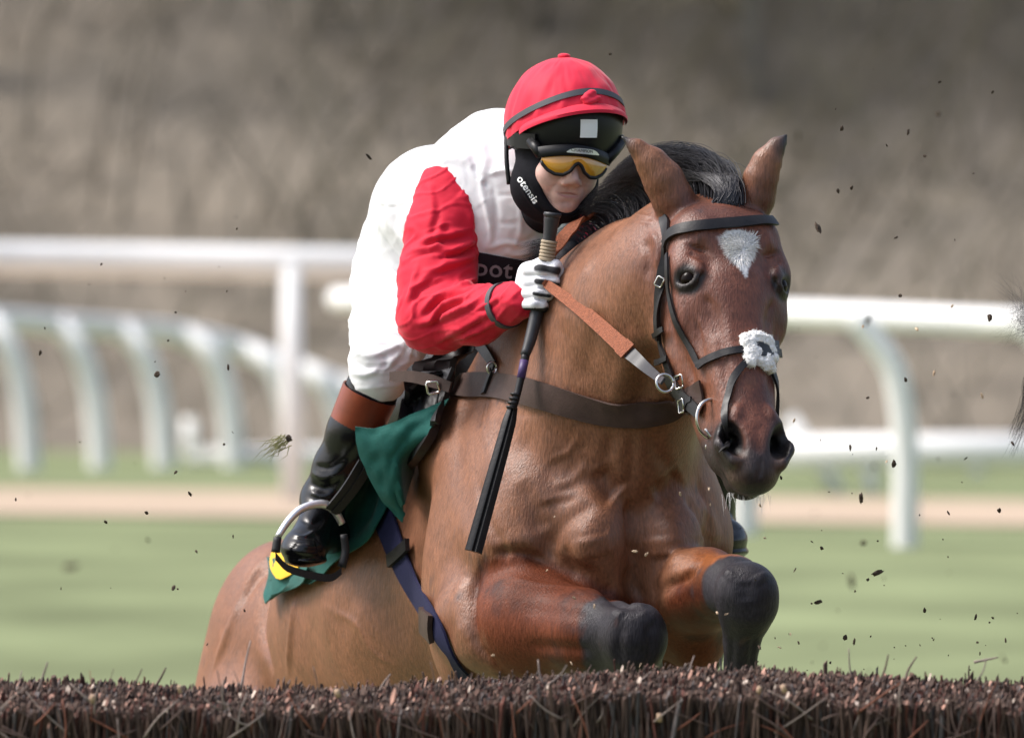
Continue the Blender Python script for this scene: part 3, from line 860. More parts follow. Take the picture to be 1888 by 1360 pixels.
# modelling of the surface: grooves (-) and ridges (+), drawn as lines and laid on the body
for pts, w, a in (
    ([(1165, 790), (1163, 860), (1160, 920)], .012, -.006),
    ([(1100, 860), (1122, 895), (1140, 915)], .024, -.020),
    ([(1256, 868), (1236, 895), (1200, 915)], .022, -.016),
    ([(1105, 925), (1040, 965), (1005, 1030)], .016, -.007),
    ([(1262, 915), (1292, 955), (1303, 1015)], .014, -.008), ([(1284, 915), (1310, 960), (1318, 1010)], .02, .006),
    ([(1010, 1040), (1080, 1062), (1140, 1105), (1190, 1115)], .018, -.014), ([(1150, 1050), (1166, 1085), (1185, 1110)], .02, -.012),
    ([(905, 1020), (960, 1018), (1010, 1034)], .012, -.010), ([(1000, 985), (960, 1010), (930, 1015)], .03, .008),
    ([(892, 1035), (874, 1085), (872, 1140), (885, 1195), (935, 1243)], .012, -.011),
    ([(860, 1060), (845, 1120), (862, 1190)], .022, .008), ([(880, 700), (845, 800), (850, 900), (880, 980)], .03, -.006),
    ([(930, 690), (905, 800), (920, 900)], .04, .008), ([(960, 880), (985, 940), (1000, 985)], .022, -.006),
    ([(955, 1120), (1030, 1128), (1100, 1140)], .016, -.003),
    ([(965, 1190), (1040, 1195), (1100, 1200)], .014, -.006),
    ([(1335, 1062), (1350, 1050)], .016, .005), ([(1400, 1055), (1412, 1070)], .016, .005), ([(1325, 1122), (1375, 1130), (1428, 1118)], .016, -.002),
    ([(1352, 1165), (1348, 1215), (1345, 1250)], .008, -.004), ([(1392, 1165), (1386, 1215), (1380, 1250)], .008, -.004), ([(1375, 1070), (1376, 1110)], .016, -.004),
    ([(1130, 1120), (1150, 1135)], .016, .005), ([(1180, 1125), (1205, 1150)], .016, .005), ([(1120, 1195), (1165, 1205), (1215, 1195)], .016, -.003), ([(1150, 1140), (1140, 1190), (1145, 1230)], .010, -.004), ([(1195, 1140), (1200, 1190), (1195, 1230)], .010, -.004),
    ([(985, 935), (1025, 926), (1068, 918)], .009, -.0025), ([(990, 928), (1028, 918), (1066, 910)], .010, .003), ([(1020, 900), (1060, 880), (1085, 850)], .010, .004),
    ([(975, 1000), (1010, 1030), (1060, 1052)], .008, .004), ([(880, 880), (900, 960), (930, 1010)], .012, -.005), ([(950, 800), (985, 850), (1040, 880)], .03, -.008),
    ([(1285, 880), (1300, 930), (1305, 980)], .010, -.005), ([(1130, 790), (1120, 840), (1105, 870)], .014, -.006), ([(1200, 790), (1215, 840), (1240, 865)], .014, -.006),
    ([(1095, 960), (1070, 1010), (1080, 1055)], .022, .006), ([(1225, 950), (1250, 1000), (1240, 1050)], .022, .006),
    ([(1040, 1000), (1055, 1040), (1100, 1075)], .010, -.006), ([(1290, 1030), (1265, 1062), (1215, 1085)], .012, -.007),
    ([(1160, 918), (1161, 975), (1164, 1045)], .011, -.015), ([(1030, 1035), (1075, 1072), (1140, 1092)], .014, -.008), ([(1300, 1020), (1262, 1066), (1190, 1092)], .014, -.008),
    ([(1090, 985), (1100, 1030)], .03, .007), ([(1222, 985), (1225, 1030)], .03, .007),
    # neck
    ([(1222, 600), (1195, 690), (1168, 775)], .026, -.014), ([(1185, 600), (1150, 690), (1128, 760)], .026, .008),
    ([(1110, 560), (1090, 640), (1070, 720)], .03, -.007), ([(1200, 425), (1214, 455), (1212, 500)], .008, .006),
    ([(1186, 440), (1196, 470), (1192, 520)], .010, -.005), ([(1225, 460), (1228, 500), (1222, 560)], .010, -.008),
    ([(1170, 395), (1200, 402)], .004, .003), ([(1176, 408), (1206, 412)], .004, .003),
    ([(1100, 470), (1060, 540), (1040, 620)], .03, .006), ([(1240, 745), (1190, 760)], .016, -.006),
    # face
    ([H(.30, -.055, -.03), H(.42, -.045, -.02)], .010, .004), ([H(.22, -.062, -.005), H(.32, -.05, .0)], .014, -.006),
    ([H(.30, .055, -.03), H(.42, .045, -.02)], .010, .004), ([H(.22, .062, -.005), H(.32, .05, .0)], .014, -.006),
    ([H(.25, -.075, -.02), H(.30, -.065, -.02), H(.36, -.055, -.03)], .004, .003), ([H(.33, -.06, -.05), H(.36, -.055, -.02), H(.42, -.045, .0)], .004, .0025),
    ([H(.12, 0, .04), H(.2, 0, .035)], .03, .004), ([H(.27, 0, .03), H(.34, 0, .03)], .03, -.003),
    ([H(.12, -.075, .0), H(.15, -.06, .02), H(.19, -.058, .015)], .012, -.004), ([H(.10, -.085, -.02), H(.11, -.08, -.02)], .018, -.006),
    ([H(.12, .075, .0), H(.15, .06, .02), H(.19, .058, .015)], .012, -.004),
    ([H(.49, 0, .03), H(.56, 0, .025)], .012, -.004), ([H(.565, 0, .03), H(.60, 0, .01)], .006, -.004),
    *[q for sd in (-1, 1) for q in (
        ([H(.130, .068 * sd, .0), H(.142, .072 * sd, -.002)], .018, -.010), ([H(.05, .045 * sd, .03), H(.11, .066 * sd, .02), H(.155, .078 * sd, .008)], .008, .004),
        ([H(.235, .052 * sd, .012), H(.33, .050 * sd, .010), H(.44, .042 * sd, .006)], .012, -.006), ([H(.24, .088 * sd, -.045), H(.31, .076 * sd, -.045), H(.385, .062 * sd, -.045)], .008, .005),
        ([H(.26, .088 * sd, -.07), H(.33, .074 * sd, -.07), H(.41, .058 * sd, -.065)], .014, -.006), ([H(.14, .10 * sd, -.075), H(.25, .10 * sd, -.09), H(.34, .076 * sd, -.11)], .010, -.005),
        ([H(.25, .08 * sd, -.02), H(.285, .078 * sd, -.035), H(.30, .074 * sd, -.03), H(.35, .066 * sd, -.035), H(.39, .056 * sd, -.02)], .005, .003),
        ([H(.225, .066 * sd, .0), H(.26, .06 * sd, .005), H(.28, .064 * sd, -.005)], .007, -.004), ([H(.445, .028 * sd, .02), H(.485, .034 * sd, .02)], .010, .004),
        ([H(.145, .092 * sd, -.005), H(.152, .08 * sd, .01), H(.168, .068 * sd, .014)], .004, -.003))],
    # veins
    ([(905, 720), (895, 790), (910, 850), (890, 930)], .006, .0025), ([(1075, 790), (1050, 830), (1010, 850), (985, 880)], .006, .0025), ([(1010, 850), (990, 830)], .005, .002),
    ([(1130, 960), (1120, 1000), (1140, 1040)], .006, .002), ([(930, 1060), (990, 1075), (1050, 1082), (1090, 1100)], .006, .0018), ([(600, 1120), (660, 1150), (690, 1200), (740, 1230)], .007, .0025),
    # flank and rump
    ([(545, 1090), (537, 1160), (530, 1245)], .010, .006), ([(500, 1010), (455, 1080), (415, 1180), (390, 1245)], .012, .007),
    ([(530, 1040), (480, 1060), (430, 1130)], .02, -.008), ([(520, 1050), (490, 1110), (485, 1170), (505, 1250)], .02, -.014),
    ([(640, 1120), (700, 1180), (800, 1240)], .05, .006),
):
    hs_.stroke([tuple(p) for p in pts], w, a, 5)
mouth = [H(.555, -.062, -.05), H(.572, -.05, -.046), H(.592, -.02, -.040), H(.594, .02, -.040), H(.572, .05, -.046), H(.555, .062, -.05)]
hs_.stroke([tuple(p) for p in mouth], .0055, -.008, 6, taper=False)
EYES = {sd: H(.190, .0845 * sd, -.016) for sd in (-1, 1)}

# coat colours: bay body, darker red face, black points, white star
hv = hs_.v - POLL
sS, uU, wW = hv @ hD / HL, hv @ hR / HL, hv @ hF / HL
px, py = hs_.pix()
ss = lambda a, b, x: (lambda t: t * t * (3 - 2 * t))(np.clip((x - a) / (b - a), 0, 1))
P3 = lambda *a: [tuple(V(*p)) for p in a]
nz = np.array([mnoise.fractal(Vector((p[0] * 9, p[1] * 9, p[2] * 9)), 1.0, 2.0, 3) for p in hs_.v])
nf = np.array([mnoise.noise(Vector((p[0] * 70, p[1] * 70, p[2] * 35))) for p in hs_.v])
col = np.tile(np.array([.202, .084, .043]), (len(hs_.v), 1))
def lay(mask, c):
    global col
    col = col * (1 - mask[:, None]) + np.array(c) * mask[:, None]
col *= (1 + .16 * nz)[:, None]
front = (hs_.v[:, 1] < .9)
face = ss(-.19, -.05, wW) * ss(-.06, .04, sS) * (sS < .75) * (np.abs(uU) < .16)
lay(face, (.140, .047, .027)); lay(face * ss(.05, .5, nz + .1), (.10, .033, .020))
lay(face * ss(.035, .07, np.abs(uU)) * ss(.28, .34, sS) * (1 - ss(.46, .5, sS)) * .6, (.20, .072, .034))
def poly(pts, ymax, soft=10, jit=7):
    """0..1 mask inside an outline, with a ragged edge"""
    P = np.array(pts, float); x = px + jit * nf; y = py + jit * np.roll(nf, 7)
    m = np.nonzero((px > P[:, 0].min() - 30) & (px < P[:, 0].max() + 30) & (py > P[:, 1].min() - 30) & (py < P[:, 1].max() + 30) & (hs_.v[:, 1] < ymax))[0]
    X, Y = x[m], y[m]; ins = np.zeros(len(m), bool); dmin = np.full(len(m), 1e9)
    for i in range(len(P)):
        (x0, y0), (x1, y1) = P[i], P[(i + 1) % len(P)]
        c = ((y0 > Y) != (y1 > Y)) & (X < (x1 - x0) * (Y - y0) / (y1 - y0 + 1e-9) + x0); ins ^= c
        t = np.clip(((X - x0) * (x1 - x0) + (Y - y0) * (y1 - y0)) / ((x1 - x0) ** 2 + (y1 - y0) ** 2), 0, 1)
        dmin = np.minimum(dmin, np.hypot(X - x0 - t * (x1 - x0), Y - y0 - t * (y1 - y0)))
    out = np.zeros(len(hs_.v)); out[m] = np.clip(.5 + np.where(ins, dmin, -dmin) / (2 * soft), 0, 1)
    return out
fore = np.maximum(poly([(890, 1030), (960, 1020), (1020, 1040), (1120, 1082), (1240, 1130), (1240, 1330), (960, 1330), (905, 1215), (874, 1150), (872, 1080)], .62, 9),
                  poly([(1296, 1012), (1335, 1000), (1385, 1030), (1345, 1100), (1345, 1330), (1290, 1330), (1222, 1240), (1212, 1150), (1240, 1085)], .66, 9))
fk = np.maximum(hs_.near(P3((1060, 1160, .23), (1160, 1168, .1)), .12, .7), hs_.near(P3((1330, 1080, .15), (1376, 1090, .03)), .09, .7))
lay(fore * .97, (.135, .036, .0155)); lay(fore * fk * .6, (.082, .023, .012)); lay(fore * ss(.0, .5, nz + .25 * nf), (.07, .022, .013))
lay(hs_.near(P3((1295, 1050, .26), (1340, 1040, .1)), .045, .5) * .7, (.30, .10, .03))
blk = np.maximum(hs_.near(P3((1152, 1168, .11), (1172, 1172, .07), (1168, 1250, .17), (1150, 1340, .32), (1130, 1420, .4)), .086, .18),
                 hs_.near(P3((1364, 1085, .05), (1376, 1085, .0), (1374, 1120, .0), (1372, 1150, .04), (1366, 1195, .06), (1356, 1400, .19)), 0.076, .14))
blk = ss(.2, .8, blk + .30 * nf + .35 * nz)
lay(blk, (.030, .027, .031)); lay(blk * ss(.0, .45, nz) * .6, (.05, .046, .052))
muz = ss(.462, .515, sS + .75 * (np.abs(uU) - .045) - .4 * np.clip(.02 - np.abs(uU), 0, 1) + .03 * nz) * (wW > -.14) * (sS < .75) * (np.abs(uU) < .12) * (hs_.v[:, 1] < .1)
lay(muz * .93, (.022, .018, .019))
for sd in (1, -1):
    dn = np.sqrt(((sS - .522) / .046) ** 2 + ((uU - .047 * sd) / .026) ** 2 + ((wW + .008) / .038) ** 2); lay(ss(1.1, .85, dn), (.009, .007, .007))
lay(muz * ss(.535, .56, sS) * ss(.012, .035, np.abs(uU)) * (1 - ss(.045, .055, np.abs(uU))) * ss(-.045, -.02, wW) * .45, (.14, .08, .055))
for sd, c in EYES.items():
    d = np.linalg.norm(hs_.v - c, axis=1)
    lay(ss(.038, .027, d + .004 * nf), (.020, .014, .013))
ear = np.zeros(len(hs_.v))
lay(hs_.near(P3((1147, 256, .12), (1152, 300, .14)), .020, .6), (.03, .026, .028))
lay(hs_.near(P3((1453, 250, .15), (1447, 268, .15)), .026, .7), (.03, .026, .028))
lay(hs_.near(P3((1463, 300, .17), (1455, 345, .18)), .010, .6) * .8, (.05, .03, .025))
st = ((px - 1366 - .22 * (py - 465)) / np.interp(py, [424, 436, 455, 475, 495, 510], [14, 34, 33, 22, 9, 1])) ** 2
star = ss(1.35, .65, st + .5 * nf) * (py > 424) * (py < 512) * (hs_.v[:, 1] < .1)
lay(star, (.78, .76, .76))
lay(hs_.near([(1180, 385), (1100, 430), (1050, 470)], .022, .6) * .7, (.06, .04, .032))

horse = thing('horse', 'bay racehorse with white star jumping the brush fence, forelegs folded', 'horse', (HC[0], HC[1], 0))
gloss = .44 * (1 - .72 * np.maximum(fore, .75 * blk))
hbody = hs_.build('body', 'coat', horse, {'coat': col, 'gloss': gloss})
tag(hbody, 'glossy bay body with black knees and muzzle and a white star')
hs_.snap()

mat('horse_eye', (.006, .003, .002), rough=.18, spec=.10)
for sd, c in EYES.items():
    me_v, me_f = [], []
    for i in range(13):
        th = math.pi * i / 12
        for j in range(20):
            ph = 2 * math.pi * j / 20
            me_v.append(c + .0198 * np.array([math.sin(th) * math.cos(ph), math.sin(th) * math.sin(ph), math.cos(th)]))
    for i in range(12):
        for j in range(20):
            k = (j + 1) % 20; me_f.append((i * 20 + j, i * 20 + k, (i + 1) * 20 + k, (i + 1) * 20 + j))
    mesh_obj('eye', me_v, me_f, 'horse_eye', horse, smooth=True)

# hair: every strand a thin tapering three-sided tube
def hair(name, strands, r, material, parent, label=None):
    Vv, Ff = [], []
    o = 0
    for P, rr in strands:
        P = np.asarray(P); n = len(P)
        T = np.gradient(P, axis=0); T /= np.linalg.norm(T, axis=1)[:, None] + 1e-9
        a = np.cross(T, [.3, .9, .2]); a /= np.linalg.norm(a, axis=1)[:, None] + 1e-9
        b = np.cross(T, a)
        w = rr * np.linspace(1, .12, n)[:, None]
        ring = np.stack([P + a * w, P - a * w * .5 + b * w * .87, P - a * w * .5 - b * w * .87], 1).reshape(-1, 3)
        Vv.append(ring)
        i = np.arange(n - 1)[:, None]; j = np.arange(3)[None]
        q = np.stack([i * 3 + j, i * 3 + (j + 1) % 3, (i + 1) * 3 + (j + 1) % 3, (i + 1) * 3 + j], -1).reshape(-1, 4) + o
        Ff.append(q); o += n * 3
    ob = mesh_obj(name, np.concatenate(Vv), np.concatenate(Ff), material, parent, smooth=True)
    tag(ob, label, kind='stuff')
    return ob
mat('mane_hair', (.026, .024, .030), rough=.42, spec=.5, noise=.35, nscale=25)
ST = []
crest = spline([V(1352, 374, .125), V(1310, 372, .17), V(1255, 378, .25), V(1200, 395, .33), V(1130, 428, .42), V(1065, 470, .52), V(1010, 540, .66)], 20)
for i in range(7500):
    t = NR.random() ** .8
    if i < 3200: t = NR.random() * .42
    f = t * (len(crest) - 1); k = int(min(f, len(crest) - 2)); root = crest[k] + (crest[k + 1] - crest[k]) * (f - k)
    root = root + NR.normal(0, 1, 3) * [.012, .014, .005]
    clump = mnoise.noise(Vector((t * 14, 2.3, 0))) * .5 + mnoise.noise(Vector((t * 50, 7.3, root[1] * 40))) * .5
    ln = .72 + .30 * NR.random() + .22 * clump
    rise = np.interp(t, [0, .12, .3, .45, .6, .8, 1], [.070, .092, .100, .070, .055, .04, .02]) * ln
    back = np.interp(t, [0, .15, .35, .55, .8, 1], [-.04, -.085, -.10, -.08, -.055, -.04]) * ln + .006 * NR.normal()
    dep = .05 + .03 * NR.random()
    side = .014 * clump + .003 * NR.normal()
    p = [root, root + np.array([back * .06 + side * .3, dep * .2, rise * .5]), root + np.array([back * .38 + side, dep * .55, rise * .92]),
         root + np.array([back * .95 + side * 1.4, dep * .85, rise * 1.02]), root + np.array([back * 1.45 + side * 1.8, dep, rise * (.86 - .18 * NR.random())])]
    q = np.array(spline(p, 3))
    dd = (q[:, 1] - CAM_Y) / FPX; qx, qy = q[:, 0] / dd + 944, 680 - (q[:, 2] - CAM_Z) / dd
    if ((qx < np.interp(qy, [280, 330, 365, 400, 440], [1160, 1112, 1078, 1048, 1015])) & (qy < 440)).any(): continue
    ST.append((q, .0007 + .0006 * NR.random()))
hair('mane', ST, 0, 'mane_hair', horse, 'short dark grey mane blown up behind the ears')
# forelock swept back from its root between the ears
ST = []
for i in range(900):
    root = V(1338 + NR.normal() * 9, 376 + NR.normal() * 3, .085 + .01 * NR.random())
    top = V(1350 - 60 * NR.random() ** 1.3, 318 + 16 * NR.random(), .14)
    end = V(1300 - 90 * NR.random(), 300 + 45 * NR.random(), .22)
    q = np.array(spline([root, root * .55 + top * .45 + np.array([.008, -.012, .004]), top, end], 4))
    ST.append((q, .0012))
hair('forelock', ST, 0, 'mane_hair', horse, 'dark forelock swept back between the ears')
# white hairs of the star, whiskers of the chin
mat('white_hair', (.8, .78, .76), rough=.6)
ST = []
for i in range(900):
    x, y = 1366 + NR.normal() * 17, 449 + NR.normal() * 15 + 6
    if y < 434: continue
    if abs(x - 1366) > np.interp(y, [424, 436, 455, 475, 495, 510], [8, 28, 27, 17, 6, 0]): continue
    h = hs_.hit(x, y)
    if h is None: continue
    dv = np.array([x - 1370, 0, -(y - 462)]) ; dv = dv / (np.linalg.norm(dv) + 1e-6) + np.array([0, 0, -.25]) + NR.normal(0, .2, 3)
    dv = unit(dv - h[1] * (dv @ h[1]))
    ln = .011 + .006 * NR.random()
    ST.append((np.array([h[0], h[0] + dv * ln * .5 + h[1] * .003, h[0] + dv * ln + h[1] * .0015]), .0008))
hair('star_marking', ST, 0, 'white_hair', horse, 'white star of hair on the forehead')
ST = []
for i in range(36):
    p0 = H(.592 + .008 * NR.random(), NR.normal() * .022, -.05 - .02 * NR.random())
    dv = hD * (.02 + .025 * NR.random()) + NR.normal(0, .005, 3)
    ST.append((np.array([p0, p0 + dv * .5, p0 + dv + np.array([0, 0, -.002])]), .0004))
hair('whisker', ST, 0, 'white_hair', horse)
# ------------------------------------------------------------------ the rider
mat('white_silk', (.80, .80, .82), rough=.5, spec=.3, noise=.02, nscale=20, bump=.10, bscale=45)
mat('white_breeches', (.80, .80, .82), rough=.55, spec=.3, noise=.02, nscale=20, bump=.12, bscale=60)
mat('red_silk', (.60, .016, .042), rough=.68, spec=.18, noise=.06, nscale=30, bump=.12, bscale=60, sheen=.15)
mat('cap_silk', (.64, .020, .052), rough=.62, spec=.2, noise=.05, nscale=30, bump=.05, bscale=50, sheen=.2)
mat('skin', (.60, .37, .32), rough=.48, spec=.4, noise=.20, nscale=55, bump=.22, bscale=420)
MATS['skin'].node_tree.nodes['Principled BSDF'].inputs['Subsurface Weight'].default_value = .12
MATS['skin'].node_tree.nodes['Principled BSDF'].inputs['Subsurface Radius'].default_value = (.006, .003, .002)
mat('lips', (.50, .24, .22), rough=.45)
mat('black_cloth', (.006, .006, .009), rough=.85, spec=.15, noise=.3, nscale=200)
mat('navy_cloth', (.008, .008, .018), rough=.75, noise=.3, nscale=90)
mat('black_plastic', (.006, .006, .007), rough=.42, spec=.3)
mat('grey_band', (.06, .06, .07), rough=.6, noise=.1)
mat('grey_print', (.32, .31, .36), rough=.7)
mat('white_print', (.88, .88, .88), rough=.6)
mat('silver', (.75, .75, .76), rough=.42, metal=1.0, noise=.15)
mat('boot_leather', (.005, .005, .006), rough=.26, spec=.45, noise=.3, nscale=30, bump=.12, bscale=70)
mat('boot_top', (.20, .042, .018), rough=.30, spec=.5, noise=.2, nscale=30)
mat('goggle_lens', (.62, .28, .02), rough=.05, spec=.8, coat=1.0, noise=.25, nscale=18)
mat('glove_cloth', (.72, .72, .76), rough=.8, bump=.3, bscale=600, attr='coat')

JO = V(1028, 300, .50)
jy = math.radians(18)
jF = np.array([math.sin(jy), -math.cos(jy), -.06]); jF = unit(jF)
jU = unit(np.array([0, 0, 1.]) - jF * jF[2]); jR = np.cross(jU, jF)
rl = math.radians(5)
fR, fU = jR * math.cos(rl) - jU * math.sin(rl), jU * math.cos(rl) + jR * math.sin(rl)
def J(r, f, u): return JO + fR * r + jF * f + fU * u
JR = [fR, jF, fU]
def axis(*segs):
    return np.concatenate([np.arange(a, b - 1e-6, s) for a, b, s in segs])

rider = thing('person', 'jockey in white jacket with red sleeves and red cap crouched over the horse', 'person', V(760, 560, 1.1))

SH_R, EL_R, WR_R, HA_R = V(848, 345, .72), V(808, 582, .60), V(945, 560, .40), V(988, 530, .36)
SH_L, EL_L, WR_L, HA_L = V(995, 385, .88), V(1150, 620, .98), V(1150, 560, .70), V(1075, 500, .52)
# body: head with face, neck, trunk, limbs under the clothes, one skin
Fd = Field(axis((-.40, -.005, .012), (-.005, .205, .0024), (.205, .5, .012)),
           axis((.28, .56, .0024), (.56, 1.6, .012)), axis((.9, 2.15, .012), (2.15, 2.43, .0024), (2.43, 2.6, .012)))
E, C, CH = Fd.ell, Fd.cap, Fd.chain
E(J(0, 0, .05), (.074, .094, .10), JR, .02)
E(J(0, .022, -.035), (.060, .066, .058), JR, .02)
E(J(0, .058, -.078), (.026, .024, .020), JR, .016)
for sd in (1, -1):
    E(J(.034 * sd, .058, -.022), (.026, .026, .028), JR, .018)
    E(J(.0125 * sd, .094, -.034), (.0085, .010, .0075), JR, .006)
    E(J(.034 * sd, .070, .012), (.020, .014, .012), JR, .01)
C(J(0, .084, .018), J(0, .104, -.027), .008, .0105, .012)
C(J(-.020, .074, -.0515), J(.020, .074, -.0515), .0075, .0075, .01)
C(J(-.016, .073, -.062), J(.016, .073, -.062), .008, .008, .01)
C(J(0, -.02, -.05), V(985, 375, .68), .045, .042, .03)
CH([V(955, 370, .74), V(880, 420, .92), V(790, 460, 1.2)], [.055, .08, .08], .05)
for p in ((SH_R, EL_R, WR_R, HA_R), (SH_L, EL_L, WR_L, HA_L)): CH(p, [.04, .032, .02, .012], .02)
KN_R, AN_R = V(702, 665, .86), V(592, 925, .95)
KN_L, AN_L = B(-.30, -.36, .20), B(-.48, -.41, -.10)
CH([V(790, 480, 1.22), V(741, 530, 1.12), V(727, 605, .98), KN_R, AN_R, V(560, 1010, .84)], [.07, .06, .05, .036, .026, .026], .03)
CH([V(860, 480, 1.25), KN_L, AN_L], [.06, .036, .026], .03)
body = Fd.mesh(2).snap()
TP = lambda *a: [tuple(p) for p in a]
body.stroke(TP(J(-.024, .081, -.0555), J(-.008, .084, -.0565), J(.008, .084, -.0565), J(.024, .081, -.0555)), .0028, -.0045, 6)
body.stroke(TP(J(-.016, .098, -.026), J(-.020, .092, -.036)), .003, -.003, 3); body.stroke(TP(J(.016, .098, -.026), J(.020, .092, -.036)), .003, -.003, 3)
body.stroke(TP(J(-.022, .086, -.034), J(-.032, .078, -.048), J(-.034, .07, -.06)), .005, -.002, 4); body.stroke(TP(J(.022, .086, -.034), J(.032, .078, -.048), J(.034, .07, -.06)), .005, -.002, 4)
body.stroke(TP(J(0, .09, -.042), J(0, .085, -.05)), .003, -.0012, 3); body.stroke(TP(J(-.012, .08, -.071), J(.012, .08, -.071)), .005, -.003, 4)
for sd in (1, -1): body.stroke(TP(J(.007 * sd, .102, -.038)), .0028, -.003, 0, taper=False)
bd = body.build('body', 'skin', rider)
tag(bd, 'pale face with closed mouth under the goggles')
body.snap()
ml = body.path(TP(J(-.020, .081, -.0575), J(0, .085, -.0575), J(.020, .081, -.0575)), 6)
for q in (-1, 1):
    G = [[(lambda h: np.array(h[0]) + np.array(h[1]) * .0004)(body.bvh.find_nearest(Vector(p + jU * (q * .0012 + q * j * .0045 * (1 - abs(t) ** 2))))) for j in (0, .5, 1)]
         for p, t in zip(ml, np.linspace(-1, 1, len(ml)))]
    N_ = [[jF] * 3] * len(ml)
    shell('lip', G, N_, .0007, 'lips', bd)

# balaclava with a face opening, and the snood round the neck
Fd = Field(np.arange(-.12, .24, .003), np.arange(.36, .86, .003), np.arange(2.08, 2.42, .003))
E, C = Fd.ell, Fd.cap
E(J(0, -.005, .04), (.083, .098, .10), JR, .02)
E(J(0, .018, -.035), (.076, .070, .066), JR, .02)
E(J(-.022, -.004, -.045), (.064, .06, .062), JR, .02)
E(J(0, .045, -.082), (.036, .034, .026), JR, .03)
C(J(-.004, .0, -.06), V(1000, 388, .64), .05, .045, .03)
E(J(.0, .105, -.012), (.058, .10, .082), JR, .006, -1)
bal = Fd.mesh(2).snap()
for pts, w, a in (([(958, 330), (975, 365), (1000, 392)], .006, .004), ([(950, 300), (965, 340), (990, 380)], .006, -.003), ([(965, 320), (985, 372), (1010, 398)], .005, -.003)):
    bal.stroke(pts, w, a, 5)
bala = bal.build('balaclava', 'black_cloth', rider)
bal.snap()

# cap: black skull cap, red silk over it, peak, band and button
def dome(c, rad, th, ph, tilt=0.0):
    """point of a skull-shaped dome; th = azimuth from the front towards image right, ph = height angle"""
    return c + jR * (rad[0] * math.sin(th) * math.cos(ph)) + jF * (rad[1] * math.cos(th) * math.cos(ph)) + jU * (rad[2] * math.sin(ph))
HCN = V(1041, 228, .52)
def dome_strip(name, rad, lo, hi, thick, material, parent, a0=-180, a1=180, n=72, m=14, wob=0.0):
    G, N_ = [], []
    for t in np.radians(np.linspace(a0, a1, n + 1)):
        row, nr = [], []
        l, h_ = math.radians(lo(t)), math.radians(hi(t))
        for s in np.linspace(0, 1, m):
            ph = l + (h_ - l) * s
            p = dome(HCN, rad, t, ph); nn = unit((p - HCN) / np.array([1, 1, 1.0]))
            if wob:
                w_ = mnoise.noise(Vector((math.sin(t) * 5 * math.cos(ph), math.cos(t) * 5 * math.cos(ph), ph * 2))) + .6 * mnoise.noise(Vector((t * 9, ph * 2.5, 4)))
                p = p + nn * w_ * wob * (1.2 - s)
            row.append(p); nr.append(nn)
        G.append(row); N_.append(nr)
    return shell(name, G, N_, thick, material, parent)
rimf = lambda t: -6 + 21 * math.cos(t) + 2 * math.cos(2 * t) + 5 * math.sin(t)
helmet = dome_strip('helmet', (.104, .126, .118), lambda t: -24 - 6 * math.cos(t), lambda t: 89.5, .004, 'black_plastic', rider)
tag(helmet, 'jockey skull cap under a red silk cover')
cover = dome_strip('cap_cover', (.1095, .131, .1225), rimf, lambda t: 89.7, .0025, 'cap_silk', helmet, wob=.0034, m=30, n=130)
dome_strip('cap_band', (.1125, .1345, .126), lambda t: rimf(t) + 8.5 + 2.5 * math.cos(t), lambda t: rimf(t) + 14.0 + 2.5 * math.cos(t), .0025, 'grey_band', helmet, m=4)
# peak
G, N_ = [], []
for t in np.radians(np.linspace(-70, 70, 49)):
    e = math.cos(t * 1.25) ** .7
    row, nr = [], []
    for s in np.linspace(0, 1, 6):
        p = dome(HCN, (.110, .132, .1225), t, math.radians(rimf(t) + 1.5))
        o = unit(jR * math.sin(t) + jF * math.cos(t))
        row.append(p + o * (.024 * e * s) - jU * (.008 * s * s + .003 * s) - jU * .002); nr.append(jU)
    G.append(row); N_.append(nr)
shell('peak', G, N_, .006, 'cap_silk', helmet)
bt = V(1040, 104, .52)
Fd = Field(np.arange(bt[0] - .03, bt[0] + .03, .002), np.arange(.48, .56, .002), np.arange(bt[2] - .03, bt[2] + .02, .002))
Fd.ell(bt, (.0125, .0125, .006), None, .002)
Fd.mesh(1).build('button', 'cap_silk', helmet)
# knotted ribbon end on the band
Fd = Field(np.arange(.08, .19, .002), np.arange(.33, .52, .002), np.arange(2.34, 2.43, .002))
for k, (x, y) in enumerate(((1062, 190), (1072, 186), (1084, 183), (1094, 190), (1080, 193), (1068, 195))):
    th = math.radians(6 + 26 * (x - 1078) / 60)
    q = dome(HCN, (.113, .136, .126), th, math.radians(rimf(th) + 13 - (y - 183) * .8))
    Fd.ell(q, (.009, .008, .0055), None, .006)
Fd.mesh(1).build('ribbon_knot', 'cap_silk', helmet)
# white patch in front, chin strap
dome_strip('reflective_patch', (.1085, .1305, .1225), lambda t: -10, lambda t: 6, .0012, 'white_print', helmet, a0=-6, a1=12, n=6, m=5)
tube('chin_strap', [dome(HCN, (.108, .13, .12), math.radians(-112), math.radians(4)), J(-.092, -.03, .0), J(-.085, -.02, -.05)], .0045, 'black_plastic', helmet, steps=6)
torus('strap_ring', V(938, 262, .52), (0.3, -1, 0), .008, .0022, 'silver', helmet, squash=1.6)

